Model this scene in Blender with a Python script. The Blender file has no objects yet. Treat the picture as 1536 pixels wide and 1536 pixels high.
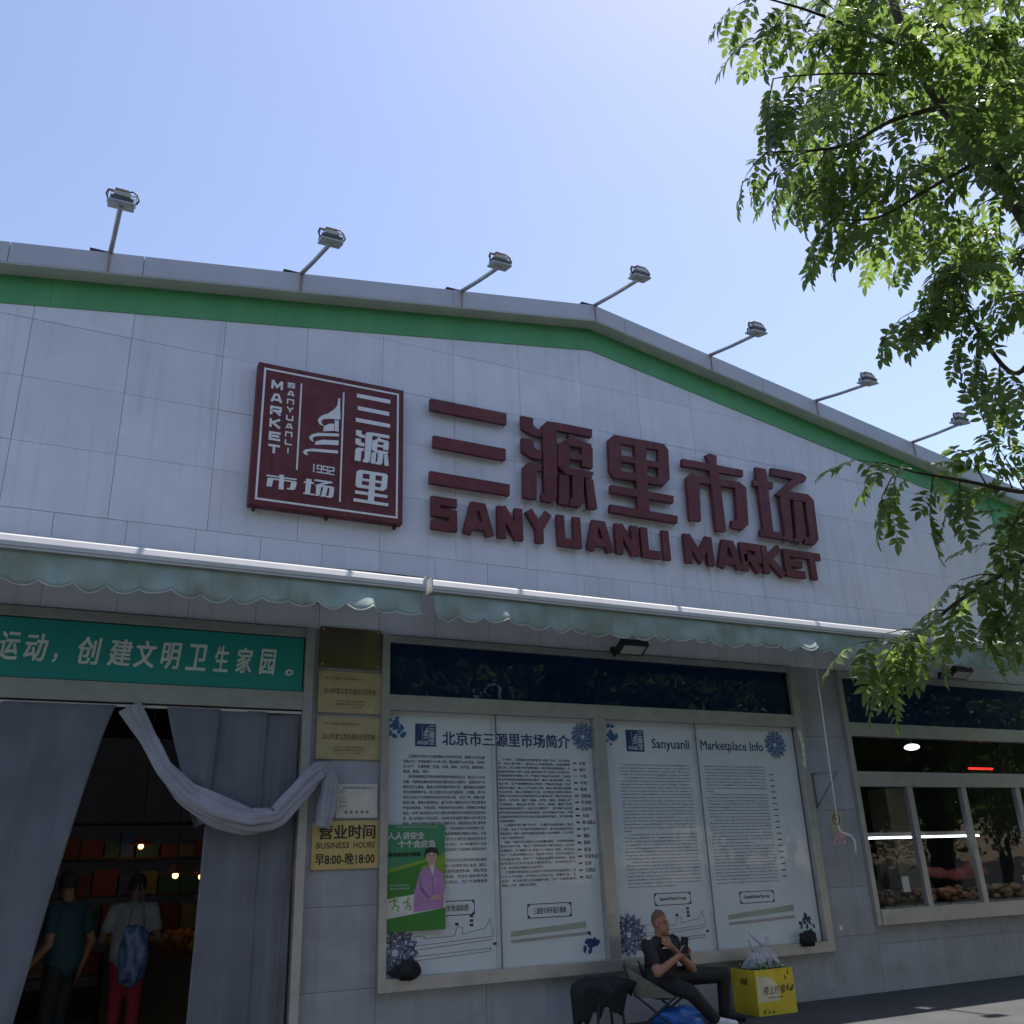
import bpy, bmesh, math, random
import numpy as np
from mathutils import Vector, Matrix
random.seed(7); rng = np.random.default_rng(11)
S = bpy.context.scene
COL = S.collection
# ------------------------------------------------------------------ camera
CR = np.array([[.89630717, .13264978, .42312822], [-.44202495, .3432723, .82872075], [-.03531858, -.92982158, .36631193]])
CP = np.array([0.0, -9.27, 1.5]); FPX = 1378.0
cd = bpy.data.cameras.new('camera'); cam = bpy.data.objects.new('camera', cd); COL.objects.link(cam)
cd.sensor_width = 36; cd.lens = FPX / 1536 * 36; cd.clip_end = 2000; cd.clip_start = .05
m = Matrix.Identity(4)
for i in range(3):
    m[i][0] = CR[i, 0]; m[i][1] = -CR[i, 1]; m[i][2] = -CR[i, 2]; m[i][3] = CP[i]
cam.matrix_world = m
S.camera = cam
# ------------------------------------------------------------------ sky, sun, exposure
SUN_EL = math.radians(68); SUN_DIR = np.array([.957, .29]); SUN_DIR = SUN_DIR / np.linalg.norm(SUN_DIR)
W = bpy.data.worlds.new('World'); S.world = W; W.use_nodes = True
nt = W.node_tree; bg = nt.nodes['Background']
sky = nt.nodes.new('ShaderNodeTexSky'); sky.sky_type = 'NISHITA'; sky.sun_disc = False
sky.sun_elevation = SUN_EL; sky.sun_rotation = math.atan2(SUN_DIR[0], SUN_DIR[1])
sky.air_density = 1.0; sky.dust_density = .55; sky.ozone_density = 4.0; sky.altitude = 50
tint = nt.nodes.new('ShaderNodeVectorMath'); tint.operation = 'MULTIPLY'; tint.inputs[1].default_value = (1.34, 1.1, 1.0)   # cool hazy noon air
nt.links.new(sky.outputs[0], tint.inputs[0]); nt.links.new(tint.outputs[0], bg.inputs[0]); bg.inputs[1].default_value = .122
sd = bpy.data.lights.new('sun', 'SUN'); sd.energy = 4.2; sd.angle = math.radians(.55); sd.color = (1, .95, .87)
sun = bpy.data.objects.new('sun', sd); COL.objects.link(sun); sun.location = (20, 5, 30)
sv = Vector((SUN_DIR[0] * math.cos(SUN_EL), SUN_DIR[1] * math.cos(SUN_EL), math.sin(SUN_EL)))
sun.rotation_euler = sv.to_track_quat('Z', 'Y').to_euler()
vs = S.view_settings; vs.view_transform = 'Standard'; vs.look = 'None'; vs.exposure = .95; vs.gamma = 1; vs.use_curve_mapping = False

# ------------------------------------------------------------------ helpers
def ray(px, py): return CR @ np.array([px - 768, py - 768, FPX])
def P(px, py, Y=0.0):                                    # photo pixel -> point on the plane y = Y
    d = ray(px, py); return CP + d * ((Y - CP[1]) / d[1])
def C(px, py, zc): return CP + ray(px, py) * (zc / FPX)    # photo pixel at a given depth
OFF = {}
def tag(o, label=None, cat=None, group=None, kind=None):
    for k, v in (('label', label), ('category', cat), ('group', group), ('kind', kind)):
        if v: o[k] = v
    return o
def E(name, loc, label, cat, group=None):
    o = bpy.data.objects.new(name, None); COL.objects.link(o); o.empty_display_size = .1
    o.location = loc; OFF[o] = np.array(loc, float); return tag(o, label, cat, group)
def link(name, me, mat, parent=None, off=None):
    o = bpy.data.objects.new(name, me); COL.objects.link(o)
    if mat and not me.materials:
        for q in (mat if isinstance(mat, (list, tuple)) else [mat]): me.materials.append(q)
    if parent: o.parent = parent
    OFF[o] = np.zeros(3) if off is None else off
    return o
class MB:
    def __init__(s): s.v = []; s.f = []; s.mi = []
    def add(s, vs, fs, mi=0):
        b = len(s.v); s.v += [tuple(map(float, q)) for q in vs]; s.f += [tuple(b + i for i in f) for f in fs]; s.mi += [mi] * len(fs); return s
    def box(s, x0, x1, y0, y1, z0, z1, mi=0):
        return s.add([(x0,y0,z0),(x1,y0,z0),(x1,y1,z0),(x0,y1,z0),(x0,y0,z1),(x1,y0,z1),(x1,y1,z1),(x0,y1,z1)],
                     [(0,3,2,1),(4,5,6,7),(0,1,5,4),(1,2,6,5),(2,3,7,6),(3,0,4,7)], mi)
    def prism(s, pts, y0, y1, mi=0):                      # polygon in x,z extruded from y0 (front) to y1 (back)
        a = sum(pts[i][0] * pts[(i + 1) % len(pts)][1] - pts[(i + 1) % len(pts)][0] * pts[i][1] for i in range(len(pts)))
        if a < 0: pts = pts[::-1]
        n = len(pts)
        return s.add([(x, y0, z) for x, z in pts] + [(x, y1, z) for x, z in pts],
                     [tuple(range(n)), tuple(range(2 * n - 1, n - 1, -1))] + [(i, i + n, (i + 1) % n + n, (i + 1) % n) for i in range(n)], mi)
    def flat(s, pts, y, mi=0):
        a = sum(pts[i][0] * pts[(i + 1) % len(pts)][1] - pts[(i + 1) % len(pts)][0] * pts[i][1] for i in range(len(pts)))
        if a < 0: pts = pts[::-1]
        return s.add([(x, y, z) for x, z in pts], [tuple(range(len(pts)))], mi)
    def tube(s, path, rad, n=8, mi=0, cap=True):
        path = [Vector(p) for p in path]; k = len(path)
        if not hasattr(rad, '__len__'): rad = [rad] * k
        vs = []; fs = []; u = None
        for i, p in enumerate(path):
            t = (path[min(i + 1, k - 1)] - path[max(i - 1, 0)]).normalized()
            if u is None: u = t.orthogonal().normalized()
            u = (u - t * u.dot(t)); u = u.normalized() if u.length > 1e-5 else t.orthogonal().normalized()
            w = t.cross(u)
            for j in range(n):
                a = 2 * math.pi * j / n; vs.append(p + (u * math.cos(a) + w * math.sin(a)) * rad[i])
        for i in range(k - 1):
            for j in range(n):
                fs.append((i * n + j, i * n + (j + 1) % n, (i + 1) * n + (j + 1) % n, (i + 1) * n + j))
        if cap: fs += [tuple(range(n - 1, -1, -1)), tuple((k - 1) * n + j for j in range(n))]
        return s.add(vs, fs, mi)
    def ball(s, c, r, n=10, m_=7, mi=0):
        r = r if hasattr(r, '__len__') else (r, r, r); vs = [(c[0], c[1], c[2] - r[2])]; fs = []
        for i in range(1, m_):
            t = -math.pi / 2 + math.pi * i / m_
            for j in range(n):
                a = 2 * math.pi * j / n; vs.append((c[0] + r[0] * math.cos(t) * math.cos(a), c[1] + r[1] * math.cos(t) * math.sin(a), c[2] + r[2] * math.sin(t)))
        vs.append((c[0], c[1], c[2] + r[2])); T_ = len(vs) - 1
        for j in range(n):
            fs.append((0, 1 + (j + 1) % n, 1 + j)); fs.append((T_, 1 + (m_ - 2) * n + j, 1 + (m_ - 2) * n + (j + 1) % n))
            for i in range(m_ - 2): fs.append((1 + i * n + j, 1 + i * n + (j + 1) % n, 1 + (i + 1) * n + (j + 1) % n, 1 + (i + 1) * n + j))
        return s.add(vs, fs, mi)
    def ribbon(s, pl, t, y0, y1):                         # thick polyline in x,z with mitred corners
        pl = [np.array(p, float) for p in pl]; L = []; R_ = []
        for i, p in enumerate(pl):
            a = pl[i] - pl[i - 1] if i else pl[1] - pl[0]; b = pl[i + 1] - pl[i] if i < len(pl) - 1 else a
            a = a / np.linalg.norm(a); b = b / np.linalg.norm(b)
            na = np.array([-a[1], a[0]]); nb = np.array([-b[1], b[0]]); mm = na + nb; mm /= max(np.linalg.norm(mm), 1e-6)
            k = t / 2 / max(.45, float(mm @ na)); L.append(p + mm * k); R_.append(p - mm * k)
        for i in range(len(pl) - 1): s.prism([tuple(L[i]), tuple(L[i + 1]), tuple(R_[i + 1]), tuple(R_[i])], y0, y1)
        return s
    def grid(s, fn, nu, nv, mi=0):                        # fn(u,v) -> point
        vs = [fn(i / nu, j / nv) for j in range(nv + 1) for i in range(nu + 1)]
        return s.add(vs, [(j * (nu + 1) + i, j * (nu + 1) + i + 1, (j + 1) * (nu + 1) + i + 1, (j + 1) * (nu + 1) + i) for j in range(nv) for i in range(nu)], mi)
    def build(s, name, mat, parent=None, smooth=False, bevel=0, solid=0):
        off = OFF[parent] if parent else np.zeros(3)
        me = bpy.data.meshes.new(name)
        me.from_pydata([tuple(np.array(v) - off) for v in s.v], [], s.f)
        o = link(name, me, mat, parent, off)
        me.polygons.foreach_set('material_index', s.mi)
        if smooth: me.polygons.foreach_set('use_smooth', [True] * len(me.polygons))
        me.update()
        if bevel: b = o.modifiers.new('b', 'BEVEL'); b.width = bevel; b.segments = 2; b.limit_method = 'ANGLE'
        if solid: b = o.modifiers.new('s', 'SOLIDIFY'); b.thickness = solid; b.offset = 0
        return o
def fastmesh(name, V, F, mat, parent, nper):
    me = bpy.data.meshes.new(name); off = OFF[parent] if parent else np.zeros(3)
    n = len(F); me.vertices.add(len(V)); me.vertices.foreach_set('co', (V - off).astype(np.float32).ravel())
    me.loops.add(n * nper); me.loops.foreach_set('vertex_index', F.astype(np.int32).ravel())
    me.polygons.add(n); me.polygons.foreach_set('loop_start', np.arange(n, dtype=np.int32) * nper)
    me.update(calc_edges=True); me.validate()
    return link(name, me, mat, parent, off)

# ------------------------------------------------------------------ materials
MATS = {}
def mat(name, col, rough=.6, metal=0, var=.12, scale=6, bump=0, bscale=60, rnd=0, spec=.5, dirt=None, dscale=2.5, damt=.4, stretch=None, coat=0, trans=None, tmix=.4, streak=None, sscale=(5, 5, .22), samt=.5):
    if name in MATS: return MATS[name]
    M_ = bpy.data.materials.new(name); M_.use_nodes = True; n = M_.node_tree.nodes; l = M_.node_tree.links
    b = n['Principled BSDF']; b.inputs['Roughness'].default_value = rough; b.inputs['Metallic'].default_value = metal
    b.inputs['Specular IOR Level'].default_value = spec; b.inputs['Coat Weight'].default_value = coat
    tc = n.new('ShaderNodeTexCoord'); vec = tc.outputs['Object']
    if stretch:
        mp = n.new('ShaderNodeMapping'); mp.inputs['Scale'].default_value = stretch; l.new(vec, mp.inputs[0]); vec = mp.outputs[0]
    nz = n.new('ShaderNodeTexNoise'); nz.inputs['Scale'].default_value = scale; nz.inputs['Detail'].default_value = 6; l.new(vec, nz.inputs['Vector'])
    rp = n.new('ShaderNodeValToRGB'); rp.color_ramp.elements[0].position = .3; rp.color_ramp.elements[1].position = .7
    rp.color_ramp.elements[0].color = tuple(c * (1 - var) for c in col) + (1,); rp.color_ramp.elements[1].color = tuple(min(1, c * (1 + var)) for c in col) + (1,)
    l.new(nz.outputs[0], rp.inputs[0]); out = rp.outputs[0]
    if dirt:
        n2 = n.new('ShaderNodeTexNoise'); n2.inputs['Scale'].default_value = dscale; n2.inputs['Detail'].default_value = 8; n2.inputs['Roughness'].default_value = .65; l.new(vec, n2.inputs['Vector'])
        r2 = n.new('ShaderNodeValToRGB'); r2.color_ramp.elements[0].position = .5; r2.color_ramp.elements[1].position = .75
        r2.color_ramp.elements[1].color = (damt,) * 3 + (1,); l.new(n2.outputs[0], r2.inputs[0])
        mx = n.new('ShaderNodeMix'); mx.data_type = 'RGBA'; l.new(r2.outputs[0], mx.inputs[0]); l.new(out, mx.inputs[6]); mx.inputs[7].default_value = tuple(dirt) + (1,); out = mx.outputs[2]
    if streak:
        m4 = n.new('ShaderNodeMapping'); m4.inputs['Scale'].default_value = sscale; l.new(tc.outputs['Object'], m4.inputs[0]); n4 = n.new('ShaderNodeTexNoise'); n4.inputs['Scale'].default_value = 1.6; n4.inputs['Detail'].default_value = 9; n4.inputs['Roughness'].default_value = .62; l.new(m4.outputs[0], n4.inputs['Vector'])
        r4 = n.new('ShaderNodeValToRGB'); r4.color_ramp.elements[0].position = .52; r4.color_ramp.elements[1].position = .82; r4.color_ramp.elements[1].color = (samt,) * 3 + (1,); l.new(n4.outputs[0], r4.inputs[0])
        m5 = n.new('ShaderNodeMix'); m5.data_type = 'RGBA'; l.new(r4.outputs[0], m5.inputs[0]); l.new(out, m5.inputs[6]); m5.inputs[7].default_value = tuple(streak) + (1,); out = m5.outputs[2]
    if rnd:
        oi = n.new('ShaderNodeObjectInfo'); mr = n.new('ShaderNodeMapRange'); mr.inputs[3].default_value = 1 - rnd; mr.inputs[4].default_value = 1 + rnd
        l.new(oi.outputs['Random'], mr.inputs[0]); vm = n.new('ShaderNodeVectorMath'); vm.operation = 'SCALE'; l.new(out, vm.inputs[0]); l.new(mr.outputs[0], vm.inputs['Scale']); out = vm.outputs[0]
    l.new(out, b.inputs['Base Color'])
    if bump:
        n3 = n.new('ShaderNodeTexNoise'); n3.inputs['Scale'].default_value = bscale; n3.inputs['Detail'].default_value = 4; l.new(vec, n3.inputs['Vector'])
        bp = n.new('ShaderNodeBump'); bp.inputs['Strength'].default_value = bump; bp.inputs['Distance'].default_value = .02; l.new(n3.outputs[0], bp.inputs['Height']); l.new(bp.outputs[0], b.inputs['Normal'])
    if trans:
        tr = n.new('ShaderNodeBsdfTranslucent'); tr.inputs[0].default_value = tuple(trans) + (1,)
        ms = n.new('ShaderNodeMixShader'); ms.inputs[0].default_value = tmix; l.new(b.outputs[0], ms.inputs[1]); l.new(tr.outputs[0], ms.inputs[2])
        l.new(ms.outputs[0], n['Material Output'].inputs[0])
    MATS[name] = M_; return M_
def emit(name, col, st):
    M_ = bpy.data.materials.new(name); M_.use_nodes = True; b = M_.node_tree.nodes['Principled BSDF']
    b.inputs['Base Color'].default_value = tuple(col) + (1,); b.inputs['Emission Color'].default_value = tuple(col) + (1,); b.inputs['Emission Strength'].default_value = st
    MATS[name] = M_; return M_
def glassmat(name, tint, refl=1.5, wave=.02):
    M_ = bpy.data.materials.new(name); M_.use_nodes = True; n = M_.node_tree.nodes; l = M_.node_tree.links; n.remove(n['Principled BSDF'])
    t = n.new('ShaderNodeBsdfTransparent'); t.inputs[0].default_value = tuple(tint) + (1,)
    g = n.new('ShaderNodeBsdfGlossy'); g.inputs['Roughness'].default_value = .015
    fr = n.new('ShaderNodeFresnel'); fr.inputs[0].default_value = refl
    nz = n.new('ShaderNodeTexNoise'); nz.inputs['Scale'].default_value = 1.7; bp = n.new('ShaderNodeBump'); bp.inputs['Strength'].default_value = wave; bp.inputs['Distance'].default_value = .3
    tc = n.new('ShaderNodeTexCoord'); l.new(tc.outputs['Object'], nz.inputs['Vector']); l.new(nz.outputs[0], bp.inputs['Height']); l.new(bp.outputs[0], g.inputs['Normal'])
    mx = n.new('ShaderNodeMixShader'); gb = n.new('ShaderNodeNewGeometry'); sb = n.new('ShaderNodeMath'); sb.operation = 'SUBTRACT'; sb.inputs[0].default_value = 1; l.new(gb.outputs['Backfacing'], sb.inputs[1]); ml = n.new('ShaderNodeMath'); ml.operation = 'MULTIPLY'; l.new(sb.outputs[0], ml.inputs[0]); l.new(fr.outputs[0], ml.inputs[1]); l.new(ml.outputs[0], mx.inputs[0]); l.new(t.outputs[0], mx.inputs[1]); l.new(g.outputs[0], mx.inputs[2]); l.new(mx.outputs[0], n['Material Output'].inputs[0])
    return M_
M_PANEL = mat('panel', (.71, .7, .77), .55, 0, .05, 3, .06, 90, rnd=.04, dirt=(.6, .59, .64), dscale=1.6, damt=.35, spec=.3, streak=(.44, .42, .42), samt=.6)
M_PANEL_SHADE = mat('shaded_grimy_panel', (.34, .345, .385), .6, 0, .1, 3, .1, 90, rnd=.05, dirt=(.24, .235, .25), dscale=2.2, damt=.7, spec=.3, streak=(.2, .19, .19), samt=.6)  # darker panel copy: shade under the awnings put into its colour, plus grime
M_BACK = mat('backing', (.2, .19, .19), .9)
M_FASC = mat('fascia', (.45, .455, .5), .45, .0, .06, 2, dirt=(.34, .34, .36), dscale=3, damt=.35, stretch=(1, 1, .25))
M_SOFF = mat('soffit', (.42, .45, .4), .6, 0, .08, 3)
M_GREEN = mat('green_band', (.085, .32, .12), .5, 0, .1, 2.5, dirt=(.06, .23, .09), dscale=3, damt=.4, stretch=(1, 1, .3))
M_MAROON = mat('maroon', (.125, .024, .03), .5, 0, .12, 4, rnd=.06, dirt=(.17, .055, .06), dscale=4, damt=.45, spec=.3, streak=(.2, .09, .09), sscale=(9, 9, .8), samt=.5)
M_WHITE = mat('sign_white', (.75, .73, .74), .5, 0, .05)
M_STEEL = mat('steel', (.4, .39, .385), .36, .45, .12, 8, .03, 40, dirt=(.33, .3, .28), dscale=4, damt=.5)
M_GALV = mat('galvanised', (.45, .45, .47), .5, .6, .2, 12, dirt=(.3, .22, .17), dscale=8, damt=.5)
M_RUST = mat('rusty', (.3, .2, .16), .75, .3, .3, 20)
M_BAR = mat('awning_bar', (.6, .59, .59), .3, .1, .04, 5)
M_AWN = mat('awning_cloth', (.54, .65, .6), .8, 0, .2, 3, .15, 200, dirt=(.34, .43, .4), dscale=3, damt=.7, stretch=(1, 1, .35), trans=(.52, .62, .58), tmix=.42, streak=(.26, .33, .3), sscale=(8, 8, 1), samt=.6)
M_AWNE = mat('awning_piping', (.6, .63, .6), .8)
M_DARK = mat('dark_metal', (.02, .02, .022), .5)
M_CABLE = mat('cable', (.02, .02, .025), .6)
M_TEAL = mat('teal_banner', (.012, .26, .235), .45, 0, .06, 3)
M_BTEXT = mat('banner_text', (.6, .65, .65), .6)
M_BRASS = mat('brass', (.47, .38, .22), .4, .25, .12, 7, .05, 30, dirt=(.33, .26, .14), dscale=3, damt=.5)
M_GOLD = mat('gold_board', (.55, .4, .16), .45, .15, .1, 5)
M_INK = mat('ink', (.02, .02, .02), .7)
M_INK2 = mat('engraving', (.1, .075, .03), .7)
M_PAPER = mat('poster_paper', (.66, .69, .72), .55, 0, .05, 2)
M_PINK2 = mat('grey_paper', (.55, .55, .53), .6)
M_NAVY = mat('navy_print', (.025, .05, .16), .6)
M_BLUEP = mat('blue_print', (.03, .13, .33), .6)
M_GREYP = mat('text_print', (.06, .06, .08), .7)
M_CURT = mat('curtain', (.21, .22, .26), .7, 0, .14, 3, .3, 22, dirt=(.15, .155, .18), dscale=2, damt=.6, trans=(.34, .37, .42), tmix=.3, streak=(.13, .13, .14), sscale=(7, 7, .5), samt=.6)
M_GLASS = glassmat('window_glass', (.985, .99, .99), 1.38)
M_DGLASS = glassmat('tinted_glass', (.5, .62, .75), 1.42)
M_BLACK = mat('black_cloth', (.008, .009, .014), .8, 0, .3, 20, .2, 60)
M_UNI = mat('uniform', (.006, .006, .008), .7, 0, .3, 15, 1., 16)
M_UNI2 = mat('trousers', (.008, .008, .01), .75, 0, .3, 15, 1., 13)
M_SKIN = mat('skin', (.3, .145, .09), .55, 0, .12, 30)
M_HAIR = mat('hair', (.03, .026, .024), .8, 0, .3, 60)
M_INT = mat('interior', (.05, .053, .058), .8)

# ------------------------------------------------------------------ ground
g = MB().grid(lambda u, v: (-300 + 600 * u, -300 + 600 * v, 0), 6, 6).build('ground', mat('ground_concrete', (.05, .052, .058), .85, 0, .2, 2.5, .3, 30, dirt=(.035, .036, .04), dscale=1.2, damt=.7)); tag(g, kind='structure')
r = MB().grid(lambda u, v: (-200 + 400 * u, -22 + 13.5 * v - 0.0, .004), 6, 2).build('road', mat('asphalt', (.04, .04, .042), .9, 0, .2, 20, .4, 120)); tag(r, kind='structure')
k = MB().box(-200, 200, -8.5, -8.35, 0, .11).build('kerb', mat('kerb_stone', (.28, .28, .27), .85, 0, .15, 8)); tag(k, kind='structure')

# ------------------------------------------------------------------ market building
BLD = E('market_building', (6, 4, 0), 'long low market hall with pale panelled gable front and green roof trim', 'building')
AX, AZ, SL, SR = 6.03, 8.78, .160, .174
def roof(x): return AZ - (AX - x) * SL if x < AX else AZ - (x - AX) * SR
XL, XR = -2.9, 14.75
# core behind the panels: wall pieces (openings: door, two windows)
def wallbox(x0, x1, z0, z1, name='wall'): MB().box(x0, x1, .012, .2, z0, z1).build(name, M_BACK, BLD)
ZH = 3.93
core = [(XL, ZH), (XR, ZH), (XR, roof(XR) - .3), (AX, AZ - .3), (XL, roof(XL) - .3)]
MB().prism(core, .012, .2).build('gable_wall', M_BACK, BLD)
for a, b_ in ((XL, -2.2), (2.3, 3.13), (8.72, 9.62), (14.2, XR)): wallbox(a, b_, 0, ZH)
wallbox(3.13, 8.72, 0, .5); wallbox(9.62, 14.2, 0, .76); MB().box(3.13, 8.72, .06, .2, .5, 3.9).build('board_backing', M_BACK, BLD)
# facade panels
def clip(poly, f):                                          # keep f(p) >= 0
    out = []
    for i in range(len(poly)):
        a, b_ = poly[i], poly[(i + 1) % len(poly)]; fa, fb = f(a), f(b_)
        if fa >= 0: out.append(a)
        if (fa >= 0) != (fb >= 0):
            t = fa / (fa - fb); out.append((a[0] + (b_[0] - a[0]) * t, a[1] + (b_[1] - a[1]) * t))
    return out
GB0 = .60                                                # green band bottom below roof line
def panel(x0, x1, z0, z1, gap=.0045, top=True, y=None):
    x0 += gap / 2; x1 -= gap / 2; z0 += gap / 2; z1 -= gap / 2
    p = [(x0, z0), (x1, z0), (x1, z1), (x0, z1)]
    if top:
        p = clip(p, lambda q: AZ - (AX - q[0]) * SL - GB0 - q[1]); p = clip(p, lambda q: AZ - (q[0] - AX) * SR - GB0 - q[1]) if p else p
    if len(p) < 3: return
    y = random.uniform(-.0018, .0018) if y is None else y
    MB().prism(p, y, .011).build('facade_panel', M_PANEL if z1 > 4 else M_PANEL_SHADE, BLD)
cx = [-2.9, -2.52, -1.6, -.68, .265, 1.21, 2.14, 3.06, 3.985, 4.91, 5.845, 6.755, 7.66, 8.567, 9.48, 10.39, 11.31, 12.23, 13.15, 14.07, 14.75]
rz = [4.89, 5.585, 6.285, 6.95, 7.63, 8.3, 8.9]
for i in range(len(cx) - 1):
    for j in range(len(rz) - 1): panel(cx[i], cx[i + 1], rz[j], rz[j + 1])
sx = [-2.9] + [-2.17 + .655 * i for i in range(26)] + [14.75]
for i in range(len(sx) - 1):
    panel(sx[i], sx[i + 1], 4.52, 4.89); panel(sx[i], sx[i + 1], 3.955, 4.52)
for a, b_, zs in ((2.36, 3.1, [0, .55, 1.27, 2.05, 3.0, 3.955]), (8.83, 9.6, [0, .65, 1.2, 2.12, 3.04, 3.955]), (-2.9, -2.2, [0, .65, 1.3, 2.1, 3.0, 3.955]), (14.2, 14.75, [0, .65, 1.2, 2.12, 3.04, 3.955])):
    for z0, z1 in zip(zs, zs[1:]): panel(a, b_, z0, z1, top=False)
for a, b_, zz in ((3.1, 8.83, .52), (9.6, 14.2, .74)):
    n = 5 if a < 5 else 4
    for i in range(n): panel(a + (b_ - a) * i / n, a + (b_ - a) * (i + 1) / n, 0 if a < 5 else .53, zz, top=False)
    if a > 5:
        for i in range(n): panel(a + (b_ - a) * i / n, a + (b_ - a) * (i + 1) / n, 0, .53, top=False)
# green band, soffit, fascia
def slopeseg(x0, x1, d0, d1, y0, y1, name, M_, ext=0):
    if x0 < AX < x1:
        for a, b_ in ((x0, AX), (AX, x1)): slopeseg(a, b_, d0, d1, y0, y1, name, M_)
        return
    MB().prism([(x0, roof(x0) - d0), (x1, roof(x1) - d0), (x1, roof(x1) - d1), (x0, roof(x0) - d1)], y0, y1).build(name, M_, BLD)
bx = [XL, -.55, 1.75, 3.9, AX, 8.1, 10.2, 12.3, 13.78]
for a, b_ in zip(bx, bx[1:]): slopeseg(a + .001, b_ - .001, .262, GB0, -.012, .011, 'green_trim', M_GREEN)
MB().prism([(13.781, roof(13.78) - .262), (XR, roof(XR) - .262), (XR, roof(XR) - GB0 - .42), (13.781, roof(13.78) - GB0 - .4)], -.03, .011).build('green_trim', M_GREEN, BLD)
fx = [XL - .15, -.98 + .0, .28, 1.99, 3.9, AX, 6.5, 8.9, 10.9, 12.2, 14.0, XR + .15]
for a, b_ in zip(fx, fx[1:]): slopeseg(a + .003, b_ - .003, 0, .242, -.215, -.19, 'fascia', M_FASC)
slopeseg(XL - .15, XR + .15, .2425, .26, -.212, .19, 'soffit', M_SOFF)
slopeseg(XL - .15, XR + .15, .02, .045, -.188, 9.0, 'roof', mat('roof_sheet', (.4, .42, .45), .5), 0)
# sides, back, floor, ceiling, partitions
MB().box(XL, XL + .2, .2, 9, 0, roof(XL) - .3).build('side_wall', M_PANEL, BLD); MB().box(XR - .2, XR, .2, 9, 0, roof(XR) - .3).build('side_wall', M_PANEL, BLD)
MB().prism([(XL, 0), (XR, 0), (XR, roof(XR) - .3), (AX, AZ - .3), (XL, roof(XL) - .3)], 9, 9.2).build('back_wall', M_PANEL, BLD)
MB().box(XL + .2, XR - .2, .2, 9, .01, .03).build('floor', mat('shop_floor', (.12, .11, .1), .5), BLD)
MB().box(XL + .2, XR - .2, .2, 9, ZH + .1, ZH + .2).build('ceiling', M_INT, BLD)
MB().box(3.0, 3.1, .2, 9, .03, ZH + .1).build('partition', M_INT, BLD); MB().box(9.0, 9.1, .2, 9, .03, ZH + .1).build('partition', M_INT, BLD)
# steel frames
fr = E('display_window', (6, 0, .5), 'wide steel display window with dark top lights between the brass plaques and right pillar', 'window')
def fbox(root, *a, name='frame', M_=None): return MB().box(*a).build(name, M_ or M_STEEL, root, bevel=.004)
fbox(fr, 3.1, 3.18, -.07, .05, .5, 3.94); fbox(fr, 8.72, 8.83, -.07, .05, .5, 3.94)
fbox(fr, 3.18, 8.72, -.07, .05, .5, .62); fbox(fr, 3.18, 8.72, -.06, .05, 3.14, 3.3); fbox(fr, 3.18, 8.72, -.05, .05, 3.86, 3.935)
fbox(fr, 5.66, 5.81, -.065, .05, .62, 3.14)
for a, b_ in ((3.18, 4.42), (4.43, 5.66), (5.81, 7.12), (7.13, 8.72)): MB().box(a + .004, b_ - .004, -.012, -.007, .62, 3.14).build('pane', M_GLASS, fr)
for xx in (4.425, 7.125): fbox(fr, xx - .008, xx + .008, -.018, -.002, .62, 3.14, name='glazing_bar', M_=mat('alu_dark', (.2, .21, .22), .4, .6))
for a, b_ in ((3.18, 5.38), (5.384, 7.1), (7.104, 8.72)): MB().box(a, b_, -.012, -.006, 3.3, 3.86).build('top_light', M_DGLASS, fr)
MB().box(3.18, 8.72, .045, .05, 3.3, 3.86).build('blind', mat('hazed_blind', (.08, .14, .23), .6), fr)  # lens haze over the top lights put into this sheet's blue tone
fw = E('shop_window', (11.8, 0, .76), 'steel shop window with sliding panes right of the pillar, tubes and goods behind', 'window')
X0, X1 = 9.62, 14.2
fbox(fw, X0 - .02, X0 + .05, -.06, .05, .74, 3.94); fbox(fw, X1 - .08, X1 + .02, -.06, .05, .74, 3.94)
fbox(fw, X0 + .05, X1 - .08, -.08, .05, .74, .92); fbox(fw, X0 + .05, X1 - .08, -.06, .05, 2.41, 2.6); fbox(fw, X0 + .05, X1 - .08, -.06, .05, 3.06, 3.24); fbox(fw, X0 + .05, X1 - .08, -.05, .05, 3.84, 3.935)
for xx in (10.6, 11.66, 12.8): fbox(fw, xx - .045, xx + .045, -.05, .03, .92, 2.41)
for a, b_ in ((9.67, 10.555), (10.645, 11.615), (11.705, 12.755), (12.845, 14.12)): MB().box(a, b_, -.01, -.005, .92, 2.41).build('pane', M_GLASS, fw)
MB().box(9.67, 14.12, -.01, -.005, 2.6, 3.06).build('top_light', M_GLASS, fw); MB().box(9.67, 14.12, -.01, -.004, 3.24, 3.84).build('top_light', M_DGLASS, fw)
MB().box(9.67, 14.12, .045, .05, 3.24, 3.84).build('blind', MATS['hazed_blind'], fw)
df = E('door_frame', (.9, 0, 0), 'steel entrance frame holding the teal slogan board and curtains', 'door frame')
fbox(df, 2.275, 2.36, -.08, .1, 0, 3.94); fbox(df, -2.2, 2.275, -.06, .1, 3.1, 3.28); fbox(df, -2.2, 2.275, -.05, .1, 3.84, 3.935); fbox(df, -2.2, -2.1, -.08, .1, 0, 3.1); MB().box(-2.1, 2.275, .06, .1, 3.28, 3.84).build('infill', M_BACK, df)
fbox(df, -2.1, 2.27, -.035, -.015, 3.06, 3.085, name='curtain_rail', M_=mat('rail', (.6, .6, .56), .4, .4))
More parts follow.
